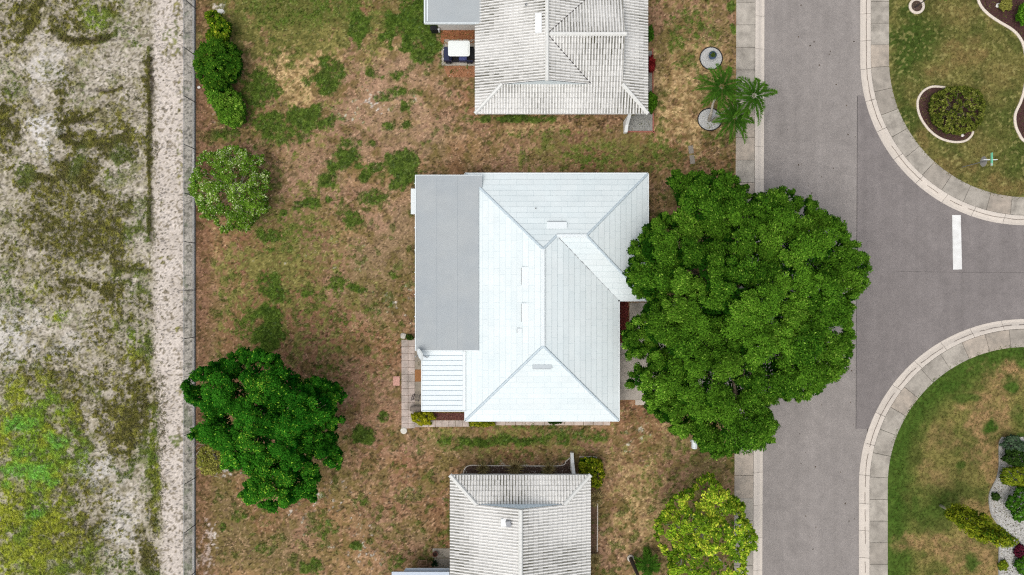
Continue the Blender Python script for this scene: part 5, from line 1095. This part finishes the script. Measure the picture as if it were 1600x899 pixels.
mb = MB(); mb.add([(gx - .78, gy - .48, .95), (gx - .78, gy + .48, .95), (gx - .64, gy + .48, 1.8), (gx - .64, gy - .48, 1.8), (gx - .77, gy - .48, .95), (gx - .77, gy + .48, .95), (gx - .63, gy + .48, 1.8), (gx - .63, gy - .48, 1.8)], [(0, 1, 2, 3), (7, 6, 5, 4)])
gm_ = bpy.data.materials.new('clear_plastic'); gm_.use_nodes = True; gb_ = gm_.node_tree.nodes['Principled BSDF']; gb_.inputs['Transmission Weight'].default_value = 1; gb_.inputs['Roughness'].default_value = .05; gb_.inputs['IOR'].default_value = 1.1
mb.build('windshield', gm_, gc)
sw_ = MB(); pts = [(gx - .42 + .05 * math.cos(a), gy - .25 + .17 * math.cos(a + 1.57), .95 + .17 * math.sin(a + 1.57) * .7 + .03) for a in np.linspace(0, 6.28, 16)]; sw_.tube(pts, .014, 5, cap=False); sw_.tube([(gx - .7, gy - .25, .7), (gx - .42, gy - .25, .97)], .018, 5); sw_.build('steering_wheel', M['black'], gc)
for sx in (-.82, .82):
    for sy in (-.52, .52):
        w_ = MB(); n = 18
        for rr_, nm in ((.23, 'wheel'),):
            vs = []; fs = []
            for (yy_, q_) in ((-.09, .12), (-.09, .2), (-.06, .23), (.06, .23), (.09, .2), (.09, .12)):
                vs += [(gx + sx + q_ * math.cos(2 * math.pi * k / n), gy + sy + yy_, .26 + q_ * math.sin(2 * math.pi * k / n)) for k in range(n)]
            fs = [(i * n + k, i * n + (k + 1) % n, (i + 1) * n + (k + 1) % n, (i + 1) * n + k) for i in range(5) for k in range(n)]
            w_.add(vs, fs); wo_ = w_.build('wheel', M['black'], gc)
            h_ = MB(); h_.tube([(gx + sx, gy + sy - .085, .26), (gx + sx, gy + sy + .085, .26)], .125, 12); ho = h_.build('hubcap', M['galv']); ho.parent = wo_; ho.data.transform(__import__('mathutils').Matrix.Translation(-Vector((gx, gy, .03))))
for sy in (-.36, .36):
    mb = MB(); mb.lathe((gx - 1.15, gy + sy, .58), [(.02, -.05), (.06, -.03), (.06, .03), (.02, .05)], 10); mb.build('headlight', M['white'], gc)
# bin by the porch
c = P(679.5, 50); bn = empty('rubbish_bin', c, 'black bin standing by the corner of the upper porch wall', 'bin'); mb = MB(); mb.cbox((c.x, c.y, .4), (.5, .3, .8), 0, None, .04); mb.build('body', M['black'], bn); mb = MB(); mb.cbox((c.x, c.y, .83), (.54, .36, .06), 0, None, .02); mb.build('lid', M['black'], bn)
c = P(686.5, 50.5); mb = MB(); mb.tube([(c.x, c.y, 0), (c.x, c.y, .6)], .06, 8); mb.lathe((c.x, c.y, .6), [(.06, 0), (.09, .02), (.09, .06), (.02, .08)], 10); tag(mb.build('white_pipe', M['white']), 'short white pipe standing beside the black bin', 'pipe')

# ------------------------------------------------------------------ stop sign with street name blades
b0 = P(1503, 261.5); sg = empty('street_sign', b0, 'stop sign seen from behind with two street name blades on a pole', 'street sign')
mb = MB(); mb.tube([(b0.x, b0.y, -.05), (b0.x, b0.y, 3.0)], .03, 8); mb.build('pole', M['galv'], sg)
mb = MB(); n = 8; vs = []
for xo in (.035, .045): vs += [(b0.x + xo, b0.y + .40 * math.cos(math.pi / 8 + k * math.pi / 4), 2.42 + .40 * math.sin(math.pi / 8 + k * math.pi / 4)) for k in range(8)]
mb.add(vs, [tuple(range(8))[::-1], tuple(range(8, 16))] + [(k, (k + 1) % 8, 8 + (k + 1) % 8, 8 + k) for k in range(8)]); mb.build('octagon_plate', mat('sign_back', L(158, 156, 152), .5, .06, 3), sg)
mb = MB(); vs = [(b0.x + .0465, b0.y + .385 * math.cos(math.pi / 8 + k * math.pi / 4), 2.42 + .385 * math.sin(math.pi / 8 + k * math.pi / 4)) for k in range(8)]; mb.add(vs, [tuple(range(8))]); mb.build('red_face', mat('sign_red', L(170, 24, 30), .5), sg)
mb = MB(); mb.cbox((b0.x, b0.y, 3.36), (.02, .95, .2), 0, None, 0); mb.build('name_blade', mat('sign_green', L(130, 222, 184), .45, .05, 4), sg)
mb = MB(); mb.cbox((b0.x - .013, b0.y - .38, 3.36), (.004, .16, .19), 0, None, 0); mb.build('blade_end', M['white'], sg)
mb = MB(); mb.cbox((b0.x + .02, b0.y - .0, 3.13), (1.0, .035, .2), 0, None, 0); mb.build('name_blade', M['white'], sg)
mb = MB(); mb.tube([(b0.x, b0.y, 3.0), (b0.x, b0.y, 3.27)], .02, 6); mb.build('bracket', M['galv'], sg)
# dark post at the bottom
b0 = P(985, 872); lp_ = empty('lamp_post', b0, 'dark lamp post with pale collar rising from the front lawn at the bottom edge', 'lamp post')
mb = MB(); mb.tube([(b0.x, b0.y, -.05), (b0.x, b0.y, 3.9)], [.16, .11], 12); mb.build('post', M['dark'], lp_)
mb = MB(); mb.lathe((b0.x, b0.y, 0), [(.27, 0), (.27, .12), (.2, .16), (.17, .2)], 16); mb.build('base_collar', M['stone'], lp_)
mb = MB(); mb.lathe((b0.x, b0.y, 3.9), [(.1, 0), (.2, .05), (.22, .4), (.12, .55), (.02, .6)], 12); mb.build('lantern', M['black'], lp_)
# mailbox under the oak
b0 = P(1079, 689); mbx = empty('mailbox', b0, 'white mailbox on a post half hidden under the lower edge of the oak', 'mailbox')
mb = MB(); mb.tube([(b0.x, b0.y, -.05), (b0.x, b0.y, 1.0)], .06, 8); mb.build('post', M['white'], mbx)
mb = MB(); pr_ = [(-.2, 0), (-.2, .22), (-.14, .34), (0, .4), (.14, .34), (.2, .22), (.2, 0)]; vs = [(b0.x + x, b0.y + y, 1.0 + z) for y in (-.33, .33) for x, z in pr_]; mb.add(vs, [tuple(range(7)), tuple(range(13, 6, -1))] + [(k, 7 + k, 7 + (k + 1) % 7, (k + 1) % 7) for k in range(7)]); mb.build('box', M['metalwhite'], mbx)
# pavers, stones, small items
def stone_slab(name, px, py, sx, sy, rot, c, label, cat, group=None, z=.05):
    p = P(px, py); mb = MB(); mb.cbox((p.x, p.y, z / 2), (sx, sy, z), rot, tuple(lin(c)), .015); return tag(mb.build(name, M['rough']), label, cat, group)
stone_slab('stepping_stone', 1079.5, 234, .38, .62, .1, (140, 132, 120), 'upper of two grey stepping stones on the lawn above the oak', 'stepping stone', 'lawn stepping stones')
stone_slab('stepping_stone', 1081.5, 249.5, .38, .68, .12, (138, 130, 118), 'lower of two grey stepping stones on the lawn above the oak', 'stepping stone', 'lawn stepping stones')
stone_slab('stepping_stone', 1001, 629, .85, .4, 0, (190, 180, 166), 'pale slab at the lower corner of the driveway', 'stepping stone')
stone_slab('brick_step', 619.5, 595.5, .52, .74, 0, (196, 150, 134), 'pinkish brick pad left of the paver path', 'brick pad')
stone_slab('door_mat', 653.5, 587, .5, .95, 0, (148, 104, 66), 'orange brown mat on the slab beside the patio roof', 'mat', z=.065)
p = P(631, 673); mb = MB(); mb.lathe((p.x, p.y, 0), [(.25, 0), (.26, .05), (.2, .09), (.01, .1)], 18, tuple(lin((206, 202, 190)))); tag(mb.build('round_stone', M['rough']), 'round white stone disc at the lower left corner of the path', 'stone')
def rock(px, py, s, c, label, seed, sx=1.0):
    import bmesh
    p = P(px, py); bm = bmesh.new(); bmesh.ops.create_icosphere(bm, subdivisions=2, radius=s); r = random.Random(seed)
    for v in bm.verts: v.co *= r.uniform(.8, 1.15); v.co.z *= .5; v.co.x *= sx
    me_ = bpy.data.meshes.new('rock'); bm.to_mesh(me_); bm.free(); me_.materials.append(c); o = bpy.data.objects.new('rock', me_); COL.objects.link(o); o.location = (p.x, p.y, s * .15)
    return tag(o, label, 'rock')
rock(630.5, 525, .27, M['stone'], 'pale lumpy rock at the top end of the paver path', 1)
WR = mat('white_rock', L(226, 222, 214), .8, .1, 6)
rock(1559, 9, .2, WR, 'white rock in the upper right mulch bed', 2); rock(311, 137, .12, WR, 'small white rock between hedge and fence', 3)
rock(345, 18, .2, WR, 'pale rock beside the yellow tipped bush', 4, 1.3); rock(1503.5, 212, .13, WR, 'small pale rock inside the oval mulch bed', 5)
# patio furniture by the croton
def chair(px, py, rot, label):
    p = P(px, py); root = empty('patio_chair', (p.x, p.y, .045), label, 'chair'); ca, sa = math.cos(rot), math.sin(rot)
    def T(x, y, z): return (p.x + x * ca - y * sa, p.y + x * sa + y * ca, .045 + z)
    mb = MB()
    for k in range(6): mb.tube([T(-.22, -.2 + .08 * k, .43), T(.22, -.2 + .08 * k, .43)], .014, 5)
    mb.tube([T(-.24, -.22, .43), T(.24, -.22, .43), T(.24, .22, .43), T(-.24, .22, .43), T(-.24, -.22, .43)], .018, 6); mb.build('seat', M['dark'], root)
    mb = MB()
    for k in range(6): x = -.2 + .08 * k; mb.tube([T(x, .22, .43), T(x, .3, .9)], .012, 5)
    mb.tube([T(-.24, .22, .43), T(-.24, .31, .92), T(.24, .31, .92), T(.24, .22, .43)], .018, 6); mb.build('backrest', M['dark'], root)
    for x, y in ((-.22, -.2), (.22, -.2), (-.22, .2), (.22, .2)):
        mb = MB(); mb.tube([T(x, y, .43), T(x * 1.1, y * 1.15, 0)], .018, 6); mb.build('leg', M['dark'], root)
chair(652, 620, 1.3, 'dark metal chair on the slab left of the patio roof')
p = P(650, 638); bnc = empty('bench', (p.x, p.y, .045), 'small grey brown bench beside the croton bush', 'bench')
mb = MB(); [mb.cbox((p.x, p.y - .14 + .1 * k, .45), (.85, .08, .04), 0, tuple(lin((126, 116, 106))), .008) for k in range(4)]; mb.build('seat', M['rough'], bnc)
for sx in (-.36, .36):
    mb = MB(); mb.cbox((p.x + sx, p.y, .235), (.06, .3, .38), 0, tuple(lin((90, 80, 72))), .008); mb.build('leg', M['rough'], bnc)
# pots and frame beside the lower house
p = P(680.5, 863.5); pt2 = empty('plant_pot', (p.x, p.y, .04), 'rusty brown round pot on the pad left of the lower house', 'plant pot'); mb = MB(); mb.lathe((p.x, p.y, .04), [(.14, 0), (.2, .3), (.22, .34), (.17, .34), (.15, .25)], 16, tuple(lin((92, 48, 36)))); mb.build('pot', M['any'], pt2)
mb = MB(); mb.lathe((p.x, p.y, .3), [(.155, 0), (.1, .02), (.01, .03)], 12, tuple(lin((50, 38, 30)))); mb.build('soil', M['rough'], pt2)
p = P(680, 879); ag = empty('agave', p, 'dark green spiky plant at the corner of the pad by the lower house', 'plant'); mb = MB(); r_ = random.Random(4)
for k in range(22):
    a_ = r_.uniform(0, 6.28); d = Vector((math.cos(a_), math.sin(a_), 0)); s = Vector((-d.y, d.x, 0)) * .04; l_ = r_.uniform(.25, .42); o_ = p + Vector((0, 0, .1)); mb.add([o_ - s, o_ + d * l_ * .5 - s * 1.2 + Vector((0, 0, l_ * .5)), o_ + d * l_ + Vector((0, 0, l_ * .5)), o_ + d * l_ * .5 + s * 1.2 + Vector((0, 0, l_ * .5)), o_ + s], [(0, 1, 2, 3, 4)], tuple(lin((34, 54, 34)) * r_.uniform(.7, 1.4)))
mb.build('leaves', M['leaf'], ag)
a, b = P(655.5, 874), P(667.5, 882); mb = MB(); [mb.tube([x, y], .03, 5) for x, y in (((a.x, a.y, .3), (b.x, a.y, .3)), ((b.x, a.y, .3), (b.x, b.y, .3)), ((b.x, b.y, .3), (a.x, b.y, .3)), ((a.x, b.y, .3), (a.x, a.y, .3)))]; [mb.tube([(x, y, 0), (x, y, .3)], .025, 5) for x in (a.x, b.x) for y in (a.y, b.y)]
tag(mb.build('plant_stand', mat('old_wood', L(150, 120, 98), .9, .2, 6)), 'low weathered rectangular frame beside the lower house pad', 'plant stand')

# ------------------------------------------------------------------ ground cover (uncountable)
def scatter(name, mask, n, size, pal, label, seed, zo=.0, tall=.5, colfn=None):
    r = np.random.default_rng(seed); sub_ = (slice(None), slice(None)); w_ = (mask * inner)[:-1, :-1].ravel(); w_ = w_ / w_.sum()
    idx = r.choice(len(w_), n, p=w_); iy, ix = np.divmod(idx, nx - 1)
    x = xs[ix] + r.uniform(0, .08, n); y = ys[iy] + r.uniform(0, .08, n); z = Z[iy, ix]
    k = 3; x = np.repeat(x, k) + r.normal(0, .035, n * k); y = np.repeat(y, k) + r.normal(0, .035, n * k); s = r.uniform(.5, 1.4, n * k) * size
    pos = np.stack([x, y, np.repeat(z, k) + s * tall + zo], -1); nr = r.normal(0, .55, (n * k, 3)); nr[:, 2] = 1
    c = col[iy, ix]; c = np.repeat(c, k, 0) * r.uniform(.65, 1.45, (n * k, 1)); t = r.random((n * k, 1)) * .5
    pl = lin(pal); c = c * (1 - t) + pl * t
    o = leaves(name, pos, nr, s, .45, c, M['grass']); return tag(o, label, 'ground cover', kind='stuff')
scatter('weeds', wm * (PX < 262) * (.3 + .7 * we), 42000, .055, (112, 118, 44), 'patchy olive and green weeds over the sandy vacant field', 1, tall=.8)
scatter('grass', gm * (PX > 308) * (PX < 1146) + .06 * (PX > 308) * (PX < 1146) * (Nf > .5), 42000, .042, (92, 112, 44), 'ragged green grass patches over the bare brown yards', 2)
scatter('grass', (PX > 1392) * ~swm * ~rd * 1.0, 22000, .04, (96, 104, 50), 'short olive green grass on the two corner lawns', 3)
# leaf litter on the street
r = np.random.default_rng(4); n = 60; q_ = np.stack([r.uniform(1200, 1340, n), r.uniform(0, 899, n)], -1); pos = np.array([list(P(a, b)) for a, b in q_]); pos[:, 2] = ZR + .02
nr = r.normal(0, .2, (n, 3)); nr[:, 2] = 1
tag(leaves('fallen_leaves', pos, nr, r.uniform(.04, .09, n), .6, lin((80, 66, 50))[None] * r.uniform(.5, 1.4, (n, 1)), M['grass']), 'scattered dark fallen leaves on the grey street', 'leaf litter', kind='stuff')
